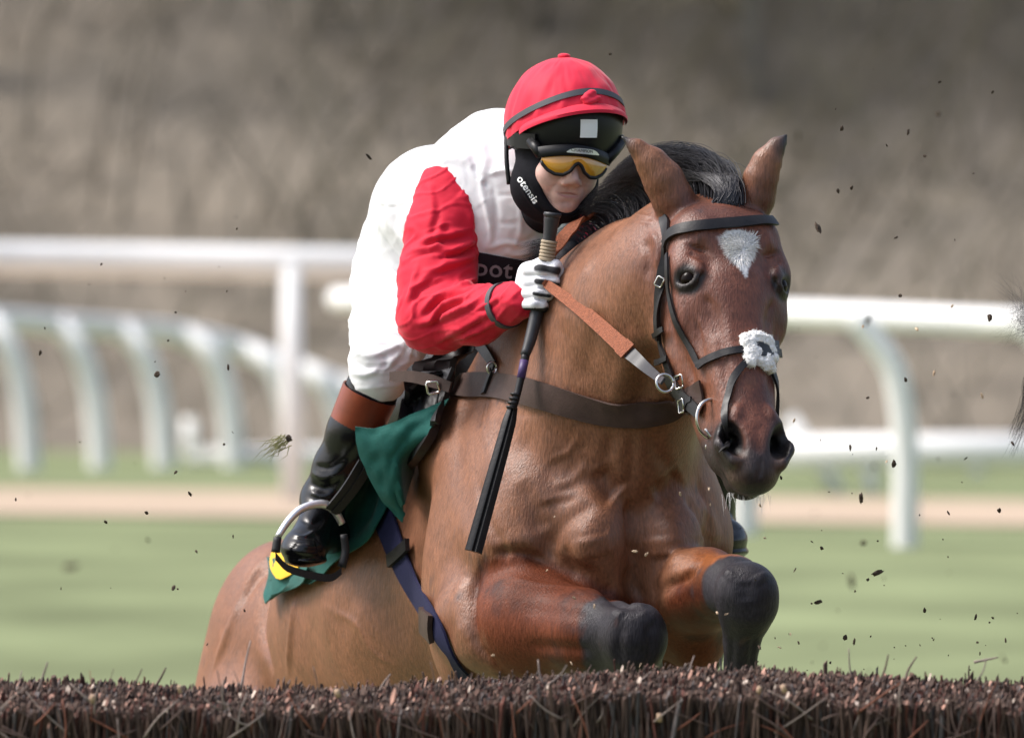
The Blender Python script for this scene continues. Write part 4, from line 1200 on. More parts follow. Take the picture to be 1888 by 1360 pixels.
# goggles on the brow and over the eyes
def gog(r, u, f=0.0): return J(r, .112 + f - 6.2 * (r - .002) ** 2, u)
top_u = lambda r: .020 - .8 * r * r * 3
def low_u(r):
    x = (r - .003) / .066
    return np.interp(abs(x), [0, .10, .22, .40, .62, .82, .95, 1.0], [.004, .0, -.013, -.0205, -.0205, -.014, -.004, .004])
goggles = thing('goggles', 'amber-lensed riding goggles strapped over the black skull cap', 'goggles', V(1052, 300, .4))
rr = np.linspace(-.062, .067, 45)
G = [[gog(r, low_u(r) + (top_u(r) - low_u(r)) * s, .004 * math.sin(math.pi * s)) for s in np.linspace(0, 1, 7)] for r in rr]
N_ = [[unit(jF * 1 + jR * (r * 6))] * 7 for r in rr]
lens = shell('lens', G, N_, .0015, 'goggle_lens', goggles)
ol = [gog(r, low_u(r), .003) for r in rr]
tube('lens_frame', ol, [.0035] * len(ol), 'black_plastic', goggles, sides=8)
G = [[gog(r, top_u(r) - .003 + .021 * s, .006 * math.sin(math.pi * (s * .8 + .1)) - .004 * s) for s in np.linspace(0, 1, 6)] for r in np.linspace(-.068, .073, 40)]
N_ = [[unit(jF * 1 + jR * (r * 7))] * 6 for r in np.linspace(-.068, .073, 40)]
shell('brow_bar', G, N_, .004, 'black_plastic', goggles)
G = [[gog(r, .024 + .010 * s * (1 - ((r - .010) / .034) ** 4) - .0016, .0085) for s in np.linspace(0, 1, 4)] for r in np.linspace(-.023, .043, 20)]
N_ = [[unit(jF * 1 + jR * (r * 7))] * 4 for r in np.linspace(-.023, .043, 20)]
badge = shell('badge', G, N_, .0015, 'silver', goggles)
# strap round the helmet
def hs_pt(t, u): 
    p = dome(HCN, (.1105, .132, .12), t, math.radians(-13)); return p + jU * u
for a0, a1 in ((-150, -52), (52, 150)):
    ts = np.radians(np.linspace(a0, a1, 22))
    G = [[hs_pt(t, -.004 + .023 * (s - .5)) for s in np.linspace(0, 1, 4)] for t in ts]
    N_ = [[unit(jR * math.sin(t) + jF * math.cos(t))] * 4 for t in ts]
    shell('head_strap', G, N_, .0028, 'grey_band' if False else 'black_plastic', goggles)
ts = np.radians(np.linspace(-76, -50, 8))
G = [[hs_pt(t, -.004 + .029 * (s - .5)) for s in np.linspace(0, 1, 4)] for t in ts]
N_ = [[unit(jR * math.sin(t) + jF * math.cos(t))] * 4 for t in ts]
shell('strap_slider', G, N_, .006, 'black_plastic', goggles)
for sd in (-1, 1):
    a = gog(.066 * sd + .002, .012); b = hs_pt(math.radians(56 * sd), -.004)
    tube('strap_hinge', [a, (a + b) / 2 + jF * .004, b], [.009, .010, .011], 'black_plastic', goggles)

# jacket
Fd = Field(np.arange(-.32, .30, .0042), np.arange(.50, 1.42, .0065), np.arange(1.85, 2.42, .0042))
E, C, CH = Fd.ell, Fd.cap, Fd.chain
E(V(905, 388, .76), (.145, .15, .165), None, .06)
E(V(805, 388, 1.05), (.125, .2, .127), None, .07)
C(V(846, 335, .72), V(905, 330, .74), .072, .085, .05)
C(V(1015, 350, .86), V(940, 330, .80), .075, .09, .05)
C(V(960, 318, .70), V(920, 285, .78), .07, .085, .05)
E(V(885, 500, .84), (.135, .16, .14), None, .06)
E(V(958, 395, .685), (.058, .07, .085), None, .05)
E(V(760, 430, 1.16), (.085, .16, .105), None, .05)
E(V(768, 480, 1.13), (.072, .14, .10), None, .05)
jac = Fd.mesh(3).snap()
for pts, w, a in (
    ([(900, 322), (925, 316), (955, 318)], .0045, .004), ([(893, 325), (888, 345), (905, 430), (890, 465)], .005, .004), ([(905, 330), (915, 390), (912, 450)], .006, -.004),
    ([(958, 370), (960, 420), (948, 455)], .005, .003), ([(915, 410), (940, 412), (958, 408)], .004, -.0025), ([(912, 362), (935, 360), (955, 358)], .004, -.002),
    ([(895, 460), (930, 448), (965, 450)], .006, .004), ([(885, 240), (893, 300), (885, 330)], .01, .004), ([(870, 300), (885, 330), (905, 345)], .006, -.004),
    ([(862, 292), (876, 322), (893, 338)], .006, .004), ([(800, 300), (840, 290), (870, 300)], .012, .005), ([(790, 290), (760, 320), (750, 370)], .02, .006),
    ([(712, 330), (716, 370), (712, 420)], .010, .004), ([(725, 320), (730, 370), (728, 430)], .010, -.004), ([(740, 340), (742, 390), (745, 450)], .010, .003),
    ([(688, 380), (720, 383), (760, 380)], .004, -.003), ([(690, 372), (720, 374), (760, 371)], .006, .002),
    ([(700, 430), (730, 470), (765, 500)], .012, -.004), ([(710, 400), (740, 440), (770, 460)], .012, .004),
    ([(930, 460), (950, 470), (985, 462)], .006, .004), ([(940, 440), (965, 445), (990, 435)], .006, -.004)):
    jac.stroke(pts, w, a, 5)
nzv = np.array([mnoise.noise(Vector((p[0] * 22, p[1] * 12, p[2] * 22))) + .5 * mnoise.noise(Vector((p[0] * 48, p[1] * 30, p[2] * 48 + 3))) for p in jac.v])
rid = np.array([abs(mnoise.noise(Vector((p[0] * 16 + 9, p[1] * 9, p[2] * 24)))) for p in jac.v])
jac.v += jac.vn * (nzv * .0020 + np.clip(.12 - rid, 0, 1) * .007)[:, None]
jacket = jac.build('jacket', 'white_silk', rider)
tag(jacket, 'white racing jacket over a body protector')
jac.snap()

# sleeves
def sleeve(pts, rs, wr, folds, right):
    lo = np.min(pts, 0) - .13; hi = np.max(pts, 0) + .13
    Fd = Field(*[np.arange(lo[i], hi[i], .0038) for i in range(3)])
    Fd.chain(pts, rs, .035)
    if right:
        Fd.ell(V(800, 590, .60), (.062, .07, .055), None, .04)
        Fd.ell(V(862, 390, .70), (.045, .07, .06), None, .04)
        Fd.ell(V(818, 362, .70), (.046, .06, .07), None, .04)
    S = Fd.mesh(3).snap()
    for pts_, w, a in folds: S.fold(pts_, w, a, 5)
    nzv = np.array([mnoise.noise(Vector((p[0] * 26, p[1] * 20, p[2] * 30))) + .6 * mnoise.noise(Vector((p[0] * 60, p[1] * 40, p[2] * 70 + 3))) for p in S.v])
    rid = np.array([abs(mnoise.noise(Vector((p[0] * 15 + 4, p[1] * 10, (p[2] - .45 * p[0]) * 30)))) for p in S.v])
    S.v += S.vn * (nzv * .0018 + np.clip(.12 - rid, 0, 1) * .020)[:, None]
    return S
sp = [V(842, 345, .69), V(818, 430, .665), V(806, 520, .62), V(806, 580, .585), V(880, 580, .50), V(962, 553, .385)]
slv = sleeve(sp, [.056, .068, .068, .060, .050, .036], .03, [
    ([(765, 450), (810, 436), (860, 428)], .008, .007), ([(745, 470), (790, 455), (840, 462), (875, 440)], .009, .006),
    ([(800, 470), (840, 462), (880, 445)], .007, .007), ([(760, 530), (800, 500), (850, 480), (878, 470)], .009, .006),
    ([(770, 580), (810, 545), (860, 525), (885, 500)], .008, .008), ([(745, 560), (775, 525), (820, 508)], .008, .005),
    ([(790, 600), (815, 565), (860, 545)], .007, .008), ([(760, 600), (800, 590), (850, 570), (890, 548)], .008, .006),
    ([(800, 632), (850, 605), (905, 575)], .008, .006), ([(830, 628), (880, 610), (915, 590)], .007, .005),
    ([(860, 575), (900, 560), (925, 545)], .006, .004), ([(790, 330), (800, 380), (790, 430)], .010, .004), ([(850, 350), (868, 390), (872, 430)], .009, .005),
    ([(770, 480), (762, 540), (765, 590)], .009, .004), ([(818, 400), (808, 440), (812, 470)], .009, .004)], True)
sleeve_r = slv.build('sleeve', 'red_silk', jacket)
slv.snap()
for i in range(1):
    pass
sp2 = [SH_L, (SH_L + EL_L) / 2, EL_L, WR_L]
s2 = sleeve(sp2, [.07, .066, .058, .038], .03, [], False)
s2.build('sleeve', 'red_silk', jacket)
# grey elastic at the cuff
def ring_band(name, c, ax, r, w, th, material, parent, sq=1.0):
    ax = unit(ax); e1 = unit(np.cross(ax, [0, 0, 1.])); e2 = np.cross(ax, e1)
    ts = np.linspace(0, 2 * math.pi, 37)
    G = [[c + (e1 * math.cos(t) + e2 * sq * math.sin(t)) * r + ax * s for s in np.linspace(-w / 2, w / 2, 4)] for t in ts]
    N_ = [[e1 * math.cos(t) + e2 * math.sin(t)] * 4 for t in ts]
    return shell(name, G, N_, th, material, parent)
ax_f = unit(sp[5] - sp[4])
ring_band('cuff_band', sp[5] - ax_f * .052, ax_f, .0415, .014, .003, 'grey_band', sleeve_r)

# dark chest band and lettering
def patch(name, sc, left, right, material, parent, n=16, m=10, thick=.002, off=.0015, wave=0.0):
    L_, R_ = np.array(spline(left, 8)), np.array(spline(right, 8))
    ti = np.linspace(0, 1, n)
    L_ = np.array([np.interp(ti, np.linspace(0, 1, len(L_)), L_[:, d]) for d in (0, 1)]).T
    R_ = np.array([np.interp(ti, np.linspace(0, 1, len(R_)), R_[:, d]) for d in (0, 1)]).T
    G, N_ = [], []
    last = None
    for i in range(n):
        row, nr = [], []
        for s in np.linspace(0, 1, m):
            x, y = L_[i] + (R_[i] - L_[i]) * s
            h = sc.hit(x, y)
            if h is None:
                h = (V(x, y, last[0][1] if last else .8), last[1] if last else np.array([0, -1., 0]))
            last = h
            row.append(h[0]); nr.append(h[1])
        G.append(row); N_.append(nr)
    G, N_ = np.array(G), np.array(N_)
    for _ in range(3):
        for A in (G, N_):
            A[1:-1] = A[1:-1] * .5 + (A[:-2] + A[2:]) * .25
            A[:, 1:-1] = A[:, 1:-1] * .5 + (A[:, :-2] + A[:, 2:]) * .25
    N_ /= np.linalg.norm(N_, axis=2)[..., None]
    if wave:
        for i in range(n):
            for j in range(m):
                G[i, j] += N_[i, j] * wave * (mnoise.noise(Vector((j * .55, i * .18, 1.7))) + .8)
    return shell(name, G + N_ * off, N_, thick, material, parent), (G, N_)
band_o, _ = patch('chest_band', jac, [(872, 462), (866, 510), (862, 575)], [(985, 482), (985, 520), (975, 575)], 'navy_cloth', jacket, off=.003)
def lettering(name, text, sc, origin, direction, size, material, parent, off=.004, spacing=1.0, up_dir=None, bold=.0):
    cu = bpy.data.curves.new('t', 'FONT'); cu.body = text; cu.size = 1.0; cu.space_character = spacing; cu.offset = bold
    cu.resolution_u = 3
    ob = bpy.data.objects.new('t', cu); COL.objects.link(ob)
    bpy.context.view_layer.update()
    me = ob.evaluated_get(bpy.context.evaluated_depsgraph_get()).to_mesh()
    v = [tuple(p.co) for p in me.vertices]; f = [tuple(p.vertices) for p in me.polygons]
    bpy.data.objects.remove(ob)
    d = unit(direction); u = np.array([d[1], -d[0]]) if up_dir is None else unit(up_dir)
    out = []
    for p in v:
        x, y = np.array(origin) + (d * p[0] + u * p[1]) * size
        h = sc(x, y)
        out.append(h)
    return mesh_obj(name, out, f, material, parent)
def on(sc, off):
    def f(x, y):
        h = sc.hit(x, y)
        return h[0] + h[1] * off if h is not None else V(x, y, .6)
    return f
lettering('lettering', 'pot', on(jac, .0075), (876, 503), (1, .10), 46, 'grey_print', jacket, spacing=1.05, bold=.012)
lettering('lettering', 'otensis', on(bal, .0015), (953, 330), (.56, .83), 20, 'white_print', bala, bold=.012)
def on_badge(x, y):
    return V(x, y, .5) * 0 + gog((x - 1060) / 1000 - .016, .0265 - (y - 272) / 1000., .0108)
lettering('lettering', 'CHAMPION', on_badge, (1060, 273), (1, 0), 8.5, 'black_plastic', badge)

# breeches
Fd = Field(np.arange(-.40, .50, .0042), np.arange(.70, 1.5, .0065), np.arange(1.55, 2.25, .0042))
Fd.chain([V(765, 440, 1.27), V(741, 530, 1.12), V(727, 605, .98), V(704, 672, .88)], [.10, .093, .078, .062], .04)
Fd.ell(V(780, 500, 1.22), (.12, .13, .12), None, .05)
Fd.chain([V(850, 470, 1.27), (V(850, 470, 1.27) + KN_L) / 2 + np.array([.04, 0, .03]), KN_L], [.10, .09, .065], .04)
Fd.cap(V(704, 672, .88), V(696, 700, .875), .060, .050, .02)
bre = Fd.mesh(3).snap()
for pts, w, a in (
    ([(655, 470), (690, 490), (730, 480)], .008, .003), ([(652, 510), (690, 520), (735, 512)], .008, -.003), ([(660, 560), (700, 570), (740, 560)], .008, .003),
    ([(648, 600), (690, 605), (740, 590)], .008, -.003), ([(645, 640), (680, 655), (730, 640), (760, 625)], .007, .005), ([(642, 665), (680, 678), (725, 668)], .006, -.004),
    ([(645, 685), (675, 690), (700, 675), (730, 655)], .006, .005), ([(700, 690), (720, 670), (745, 640)], .006, .005), ([(690, 640), (712, 665), (708, 690)], .006, -.005),
    ([(735, 600), (755, 630), (750, 670)], .006, .005), ([(745, 590), (765, 625), (765, 660)], .005, -.004), ([(670, 520), (672, 600), (665, 640)], .014, .004)):
    bre.stroke(pts, w, a, 5)
nzv = np.array([mnoise.noise(Vector((p[0] * 26, p[1] * 14, p[2] * 50))) + .5 * mnoise.noise(Vector((p[0] * 60, p[1] * 30, p[2] * 80 + 3))) for p in bre.v])
rid = np.array([abs(mnoise.noise(Vector((p[0] * 14 + 4, p[1] * 8, p[2] * 32)))) for p in bre.v])
bre.v += bre.vn * (nzv * .0018 + np.clip(.12 - rid, 0, 1) * .018)[:, None]
breeches = bre.build('breeches', 'white_breeches', rider)

# boots
def boot(knee_top, pts, rs, toe, heel, sole_dir, visible):
    lo = np.min(np.vstack([pts, [toe], [heel]]), 0) - .1; hi = np.max(np.vstack([pts, [toe], [heel]]), 0) + .1
    Fd = Field(*[np.arange(lo[i], hi[i], .0038) for i in range(3)])
    Fd.chain(pts, rs, .025)
    an = pts[-1]
    Fd.cap(an, toe, .034, .028, .025); Fd.ell(toe + np.array([-.002, -.004, -.006]), (.041, .062, .025), None, .015)
    Fd.ell(toe + np.array([.004, .01, -.028]), (.040, .066, .008), None, .004)
    Fd.cap(an, heel, .034, .032, .03); Fd.cap(heel, toe, .028, .030, .03)
    return Fd.mesh(2).snap()
bp = [V(686, 712, .89), V(652, 795, .91), V(622, 862, .935), V(596, 920, .955)]
bt_ = boot(0, bp, [.050, .047, .043, .038], V(560, 1006, .84), V(610, 985, 1.03), None, True)
for pts, w, a in (([(575, 872), (600, 880), (630, 868)], .006, .005), ([(570, 890), (600, 900), (628, 885)], .005, -.004), ([(568, 905), (595, 915), (620, 905)], .006, .006),
                  ([(575, 855), (605, 862), (640, 845)], .005, -.004), ([(545, 950), (575, 965), (600, 950)], .006, -.004), ([(535, 985), (560, 990), (590, 975)], .005, .004),
                  ([(580, 990), (590, 1015), (600, 1030)], .005, -.004), ([(530, 1000), (560, 1012), (590, 1015)], .005, -.003)):
    bt_.stroke(pts, w, a, 5)
boot_o = bt_.build('boot', 'boot_leather', rider)
tag(boot_o, 'tall black boot with brown top in the stirrup')
# brown top of the boot and dark sock above it
axb = unit(bp[1] - bp[0])
def tube_shell(name, c0, c1, r0, r1, th, material, parent, n=10):
    ax = unit(c1 - c0); e1 = unit(np.cross(ax, [0, 1., .2])); e2 = np.cross(ax, e1)
    G, N_ = [], []
    for t in np.linspace(0, 2 * math.pi, 41):
        d = e1 * math.cos(t) + e2 * math.sin(t)
        G.append([c0 + (c1 - c0) * s + d * (r0 + (r1 - r0) * s) for s in np.linspace(0, 1, n)]); N_.append([d] * n)
    return shell(name, G, N_, th, material, parent)
tube_shell('boot_cuff', V(682, 724, .892), V(650, 800, .912), .0525, .0492, .003, 'boot_top', boot_o)
Fd = Field(*[np.arange(V(690, 710, .88)[i] - .1, V(690, 710, .88)[i] + .1, .004) for i in range(3)])
Fd.cap(V(697, 690, .88), V(682, 735, .893), .049, .050, .01)
Fd.mesh(1).build('sock', 'black_cloth', rider)
bpl = [B(-.32, -.37, .16), B(-.40, -.385, .03), B(-.48, -.405, -.10)]
b2 = boot(0, bpl, [.05, .046, .038], V(1338, 990, .98), B(-.56, -.41, -.17), None, False)
b2o = b2.build('boot', 'boot_leather', rider)
tag(b2o, 'toe of the far boot showing past the chest')

# glove: fist closed round whip and rein
Fd = Field(np.arange(-.02, .14, .0018), np.arange(.27, .48, .0018), np.arange(1.96, 2.13, .0018))
E, C, CH = Fd.ell, Fd.cap, Fd.chain
E(V(975, 528, .378), (.021, .028, .042), None, .012)
C(V(965, 548, .39), V(972, 505, .378), .020, .018, .012)
fing = ((975, 499, 1024, 502, .0112), (976, 520, 1026, 519, .0118), (972, 541, 1016, 542, .0115), (970, 561, 1006, 563, .0105))
for k, (x0, y0, x1, y1, r) in enumerate(fing):
    CH([V(x0, y0, .356), V((x0 + x1) / 2 - 2, (y0 + y1) / 2 - 2, .335), V(x1 - 6, y1, .338), V(x1 - 1, y1 + 4, .358), V(x1 - 12, y1 + 6, .378)], [r * 1.05, r, r * .98, r * .92, r * .85], .004)
CH([V(972, 498, .385), V(996, 488, .362), V(1024, 490, .352), V(1034, 504, .362)], [.015, .0125, .0115, .010], .006)
C(V(958, 552, .395), V(940, 562, .41), .025, .026, .012)
glv = Fd.mesh(2).snap()
gx, gy = glv.pix()
gcol = np.tile(np.array([.74, .74, .78]), (len(glv.v), 1))
def gl(mask, c):
    global gcol
    gcol = gcol * (1 - mask[:, None]) + np.array(c) * mask[:, None]
blackc = (.014, .014, .018)
for pts, w in (([(990, 492), (1008, 494), (1030, 500)], .0085), ([(990, 519), (1005, 521), (1028, 526)], .0055), ([(988, 518), (1000, 520), (1024, 527)], .005),
               ([(984, 541), (998, 544), (1014, 546)], .0035), ([(975, 575), (995, 574), (1008, 570)], .006)):
    gl(glv.near(pts, w, .25, 4), blackc)
gl((glv.v[:, 1] > .372) * 1.0 * (gx > 990), blackc); gl((gy > 568) * 1.0, blackc)
for pts in ([(988, 510), (1010, 509), (1030, 511)], [(984, 531), (1005, 531), (1022, 533)], [(980, 552), (1000, 552), (1012, 555)]):
    glv.stroke(pts, .003, -.003, 4)
glove = glv.build('glove', 'glove_cloth', rider, {'coat': gcol})
tag(glove, 'white and black riding glove gripping the whip and rein')
Fd = Field(*[np.arange(HA_L[i] - .09, HA_L[i] + .09, .003) for i in range(3)])
Fd.ell(HA_L, (.03, .035, .04), None, .01)
for k in range(4):
    q = HA_L + np.array([-.012, -.02, .03 - .02 * k])
    Fd.chain([q, q + np.array([-.022, -.018, 0]), q + np.array([-.03, .012, -.004])], [.0115, .011, .010], .004)
Fd.chain([HA_L + np.array([0, -.01, .03]), HA_L + np.array([-.02, -.03, .045]), HA_L + np.array([-.04, -.02, .04])], [.014, .012, .010], .006)
g2 = Fd.mesh(1)
g2.build('glove', 'glove_cloth', rider, {'coat': np.tile(np.array([.03, .03, .036]), (len(g2.v), 1))})
# ------------------------------------------------------------------ tack
mat('black_leather', (.010, .009, .010), rough=.45, spec=.35, noise=.3, nscale=50, bump=.1, bscale=150)
mat('brown_leather', (.055, .032, .026), rough=.55, spec=.3, noise=.2, nscale=40, bump=.12, bscale=200)
mat('grey_leather', (.030, .030, .034), rough=.45, spec=.4, noise=.25, nscale=50)
mat('rein_tan', (.26, .082, .038), rough=.65, spec=.25, noise=.35, nscale=220, bump=.6, bscale=420)
mat('steel', (.62, .60, .57), rough=.22, metal=1.0)
mat('green_cloth', (.011, .088, .074), rough=.8, spec=.2, noise=.12, nscale=60, bump=.15, bscale=300, sheen=.15)
mat('yellow_cloth', (.72, .43, .035), rough=.8, spec=.2, noise=.06, nscale=60)
mat('navy_web', (.014, .015, .048), rough=.8, spec=.2, noise=.12, nscale=120, bump=.2, bscale=500)
mat('sheepskin', (.86, .84, .81), rough=.95, spec=.1, noise=.12, nscale=150, bump=.6, bscale=160)
mat('rubber', (.012, .012, .013), rough=.6)
mat('rope', (.34, .27, .19), rough=.9, noise=.2, nscale=120)
mat('purple_print', (.06, .03, .12), rough=.5)
W3 = lambda *a: [tuple(V(*p)) for p in a]

# saddle: flap lying on the shoulder, padded panel below it
saddle = thing('saddle', 'small black racing saddle under the jockey', 'saddle', V(780, 700, .95))
patch('flap', hs_, [(792, 628), (780, 690), (775, 740), (768, 800)], [(885, 628), (862, 690), (842, 745), (830, 800)], 'black_leather', saddle, n=18, m=12, thick=.012, off=.012, wave=.018)
patch('panel', hs_, [(760, 730), (752, 790), (742, 850), (738, 890)], [(832, 725), (822, 790), (796, 840), (757, 885)], 'black_leather', saddle, n=18, m=8, thick=.018, off=.008, wave=.006)
_, (Gs, Ns) = patch('pad_cover', hs_, [(786, 762), (778, 800), (764, 845)], [(818, 742), (806, 800), (776, 845)], 'grey_leather', saddle, n=12, m=6, thick=.004, off=.030)
# seat of the saddle between rider and withers
Fd = Field(np.arange(-.35, .25, .006), np.arange(.85, 1.6, .008), np.arange(1.7, 2.2, .006))
Fd.cap(B(-.42, 0, .36), B(-.95, 0, .36), .09, .10, .04, side=rt, fa=1.4, fb=1.5)
Fd.ell(B(-.40, 0, .40), (.09, .07, .08), None, .05)
Fd.mesh(2).build('seat', 'black_leather', saddle)

# saddle cloth, green with a yellow corner patch
cloth = thing('saddle_cloth', 'dark green saddle cloth with a yellow corner patch flapping under the boot', 'saddle cloth', V(640, 900, 1.0))
patch('cloth', hs_, [(700, 800), (640, 880), (575, 960), (520, 1040), (512, 1075)], [(745, 880), (722, 960), (690, 1002), (640, 1040), (590, 1078)], 'green_cloth', cloth, n=26, m=14, thick=.003, off=.010, wave=.012)
patch('cloth_corner', hs_, [(509, 1040), (512, 1085), (516, 1116)], [(600, 1045), (585, 1078), (528, 1102)], 'green_cloth', cloth, n=12, m=8, thick=.003, off=.016, wave=.014)
patch('corner_patch', hs_, [(522, 1030), (526, 1055), (540, 1074)], [(590, 1040), (574, 1062), (548, 1076)], 'yellow_cloth', cloth, n=8, m=6, thick=.002, off=.034)
# front fold turned over, standing off the horse
def free_sheet(name, rows, material, parent, n=5, m=5, thick=.003, ripple=.006):
    A = [[np.asarray(p) for p in spline([V(*q) for q in r], m)] for r in rows]
    cols = [spline([A[i][j] for i in range(len(A))], n) for j in range(len(A[0]))]
    G = np.array(cols).transpose(1, 0, 2)
    for i in range(G.shape[0]):
        for j in range(G.shape[1]):
            G[i, j] += np.array([.3, -1, 0]) * ripple * mnoise.noise(Vector((i * .35, j * .35, 2)))
    du = np.gradient(G, axis=0); dv = np.gradient(G, axis=1); N_ = np.cross(du, dv); N_ /= np.linalg.norm(N_, axis=2)[..., None] + 1e-9
    if N_[..., 1].mean() > 0: N_ = -N_
    return shell(name, G, N_, thick, material, parent)
def HO(px, py, off):
    h = hs_.hit(px, py); p = h[0]
    d = p[1] - CAM_Y - off
    return (px, py, d + CAM_Y)
free_sheet('front_fold', [[(655, 786, .72), (700, 788, .70), (755, 765, .66), HO(828, 736, .055)],
                          [(662, 830, .73), (705, 815, .69), (752, 792, .66), HO(806, 772, .055)],
                          [(680, 875, .74), (712, 850, .70), (742, 828, .68), HO(782, 815, .05)],
                          [(705, 920, .75), (722, 900, .72), (740, 872, .72), HO(764, 858, .045)],
                          [(742, 962, .76), (745, 945, .75), (744, 925, .74), HO(750, 905, .045)]], 'green_cloth', cloth, n=6, m=6, ripple=.006)

# girth
girth = thing('girth', 'navy webbing girth running down behind the foreleg', 'girth', V(770, 1070, .9))
strap('webbing', hs_, [(688, 878), (716, 960), (752, 1050), (800, 1140), (838, 1205), (872, 1262)], [.050, .056, .060, .052, .036, .03], 'navy_web', girth, thick=.005, off=.006, m=7)
strap('keeper', hs_, [(728, 1036), (745, 1022), (764, 1004)], .024, 'black_leather', girth, thick=.009, off=.010)
strap('buckle_guard', hs_, [(790, 1140), (806, 1158)], .05, 'brown_leather', girth, thick=.010, off=.010)

# breast girth with its neck strap
bg_ = thing('breast_girth', 'wide brown leather breast girth across the chest', 'breast girth', V(1050, 740, .35))
strap('chest_strap', hs_, [(838, 712), (900, 711), (960, 718), (1030, 738), (1100, 757), (1165, 764), (1225, 756), (1268, 742), (1300, 725)], .050, 'brown_leather', bg_, thick=.005, off=.004, m=7)
patch('buckle_flap', hs_, [(806, 687), (804, 712), (782, 734)], [(865, 690), (855, 712), (843, 732)], 'grey_leather', bg_, n=10, m=8, thick=.007, off=.030)
band('billet', [V(722, 694, .72), V(760, 694, .66), V(800, 703, .625), V(832, 714, .60)], (0, .1, 1), [.018, .022, .024, .020], .005, 'brown_leather', bg_)
def frame_buckle(name, c, w, h, r, parent, nrm=(0, -1, 0), tilt=0.0, upv=None):
    n = unit(nrm); u = np.array([math.sin(tilt), 0, math.cos(tilt)]); u = unit(u - n * (u @ n)); s = np.cross(n, u)
    P = [c + s * a * w / 2 + u * b * h / 2 for a, b in ((-1, -.8), (-1, .8), (-.8, 1), (.8, 1), (1, .8), (1, -.8), (.8, -1), (-.8, -1), (-1, -.8))]
    return tube(name, P, r, 'steel', parent, sides=6)
frame_buckle('buckle', V(798, 714, .608), .022, .022, .0026, bg_, tilt=-.2)
strap('neck_strap', hs_, [(886, 634), (905, 656), (918, 676)], .020, 'black_leather', bg_, thick=.004, off=.006)
strap('neck_strap', hs_, [(918, 684), (910, 708), (902, 730)], .017, 'black_leather', bg_, thick=.004, off=.012)
h_ = hs_.hit(918, 680)
torus('ring', h_[0] + h_[1] * .012, (.2, -1, 0), .009, .0026, 'steel', bg_, squash=1.2)

# stirrups with their leathers
def stirrup(name, label, outline, leather, y):
    s_ = thing(name, label, 'stirrup', outline[6])
    P = outline
    def seg(nm, i0, i1, r, m_):
        q = [P[i % len(P)] for i in range(i0, i1 + 1)]
        k = 4
        tube(nm, q, r, m_, s_, sides=10, steps=k)
    seg('arch', 9, 15, [.0065, .007, .0075, .008, .009, .008, .007], 'silver')
    seg('rubber_side', 2, 4, [.0075, .008, .009], 'rubber')
    seg('rubber_side', 8, 9, [.009, .008], 'rubber')
    q = [P[i] for i in (4, 5, 6, 7, 8)]
    t0 = np.array(spline(q, 3)); G = [[p + np.array([0, d, 0]) for d in np.linspace(-.02, .03, 4)] for p in t0]
    shell('tread', G, [[np.array([0, 0, -1.])] * 4] * len(G), .014, 'rubber', s_)
    for i, lp in enumerate(leather):
        band('leather', [V(*p) for p in lp], (1, .2, .2), .017, .004, 'black_leather', s_)
    return s_
ol_ = [(632, 965), (628, 955), (634, 985), (637, 1015), (630, 1045), (610, 1058), (572, 1053), (530, 1040), (508, 1018), (512, 990), (530, 962), (552, 940), (578, 930), (600, 930), (618, 942), (631, 965)]
# order: right side down, tread, left side up, arch
ol_ = [V(x, y, .81 + .03 * (x - 570) / 60) for x, y in ol_]
ol_[2] = V(634, 985, .84)
stirrup('stirrup', 'metal stirrup iron with black tread holding the near boot', ol_, [[(668, 850, .80), (640, 895, .81), (606, 938, .825)], [(682, 856, .80), (652, 902, .815), (616, 946, .83)]], .8)

# whip
whip = thing('whip', 'long black riding whip with bound handle in the gloved hand', 'whip', V(875, 1015, .24))
tube('handle', W3((1018, 396, .352), (1014, 430, .355), (1008, 470, .358), (1000, 520, .362), (989, 578, .352), (978, 625, .335), (968, 655, .322)), [.0155, .0125, .012, .012, .0125, .0115, .009], 'grey_leather', whip, sides=12, steps=4)
tube('pommel', W3((1019, 392, .352), (1018.5, 396, .352), (1018, 402, .352)), [.0165, .0178, .0150], 'grey_leather', whip, sides=14)
for k in range(6):
    f = k / 5; c = V(1012.5 - 4.5 * f, 446 + 31 * f, .356)
    torus('binding', c, unit(V(1008, 470, .358) - V(1014, 430, .355)), .0125, .0034, 'rope', whip, up=(.4, 1, .3), n=16)
tube('shaft', W3((970, 650, .324), (962, 690, .315), (953, 730, .305), (946, 752, .30)), [.0085, .0075, .0068, .0075], 'black_leather', whip, sides=10, steps=4)
tube('shaft_print', W3((967, 664, .3205), (960.5, 697, .3135)), [.0086, .0082], 'purple_print', whip, sides=10)
for k in range(4): torus('collar', V(950 - 2.5 * k, 728 + 8 * k, .3045 - .002 * k), unit(V(946, 752, .3) - V(953, 730, .305)), .0078, .0024, 'black_leather', whip, up=(.4, 1, .3), n=14)
G, N_ = [], []
fl = spline(W3((946, 750, .30), (930, 810, .285), (905, 900, .265), (873, 1016, .245)), 8)
for i, p in enumerate(fl):
    f = i / (len(fl) - 1); w = np.interp(f, [0, .15, .6, 1], [.009, .013, .015, .0165])
    tv = unit(fl[min(i + 1, len(fl) - 1)] - fl[max(i - 1, 0)]); sdv = unit(np.cross(tv, [0, 1., 0])); nn = np.cross(sdv, tv)
    if nn[1] > 0: nn = -nn
    row = []
    for j in np.linspace(-1, 1, 9):
        bulge = .006 * (1 - j * j) - .004 * math.exp(-((j / .12) ** 2)) - .0015 * math.exp(-(((abs(j) - .8) / .1) ** 2))
        row.append(p + sdv * w * j + nn * bulge)
    G.append(row); N_.append([nn] * 9)
shell('flap', G, [[-n for n in r] for r in N_], .012, 'black_leather', whip)

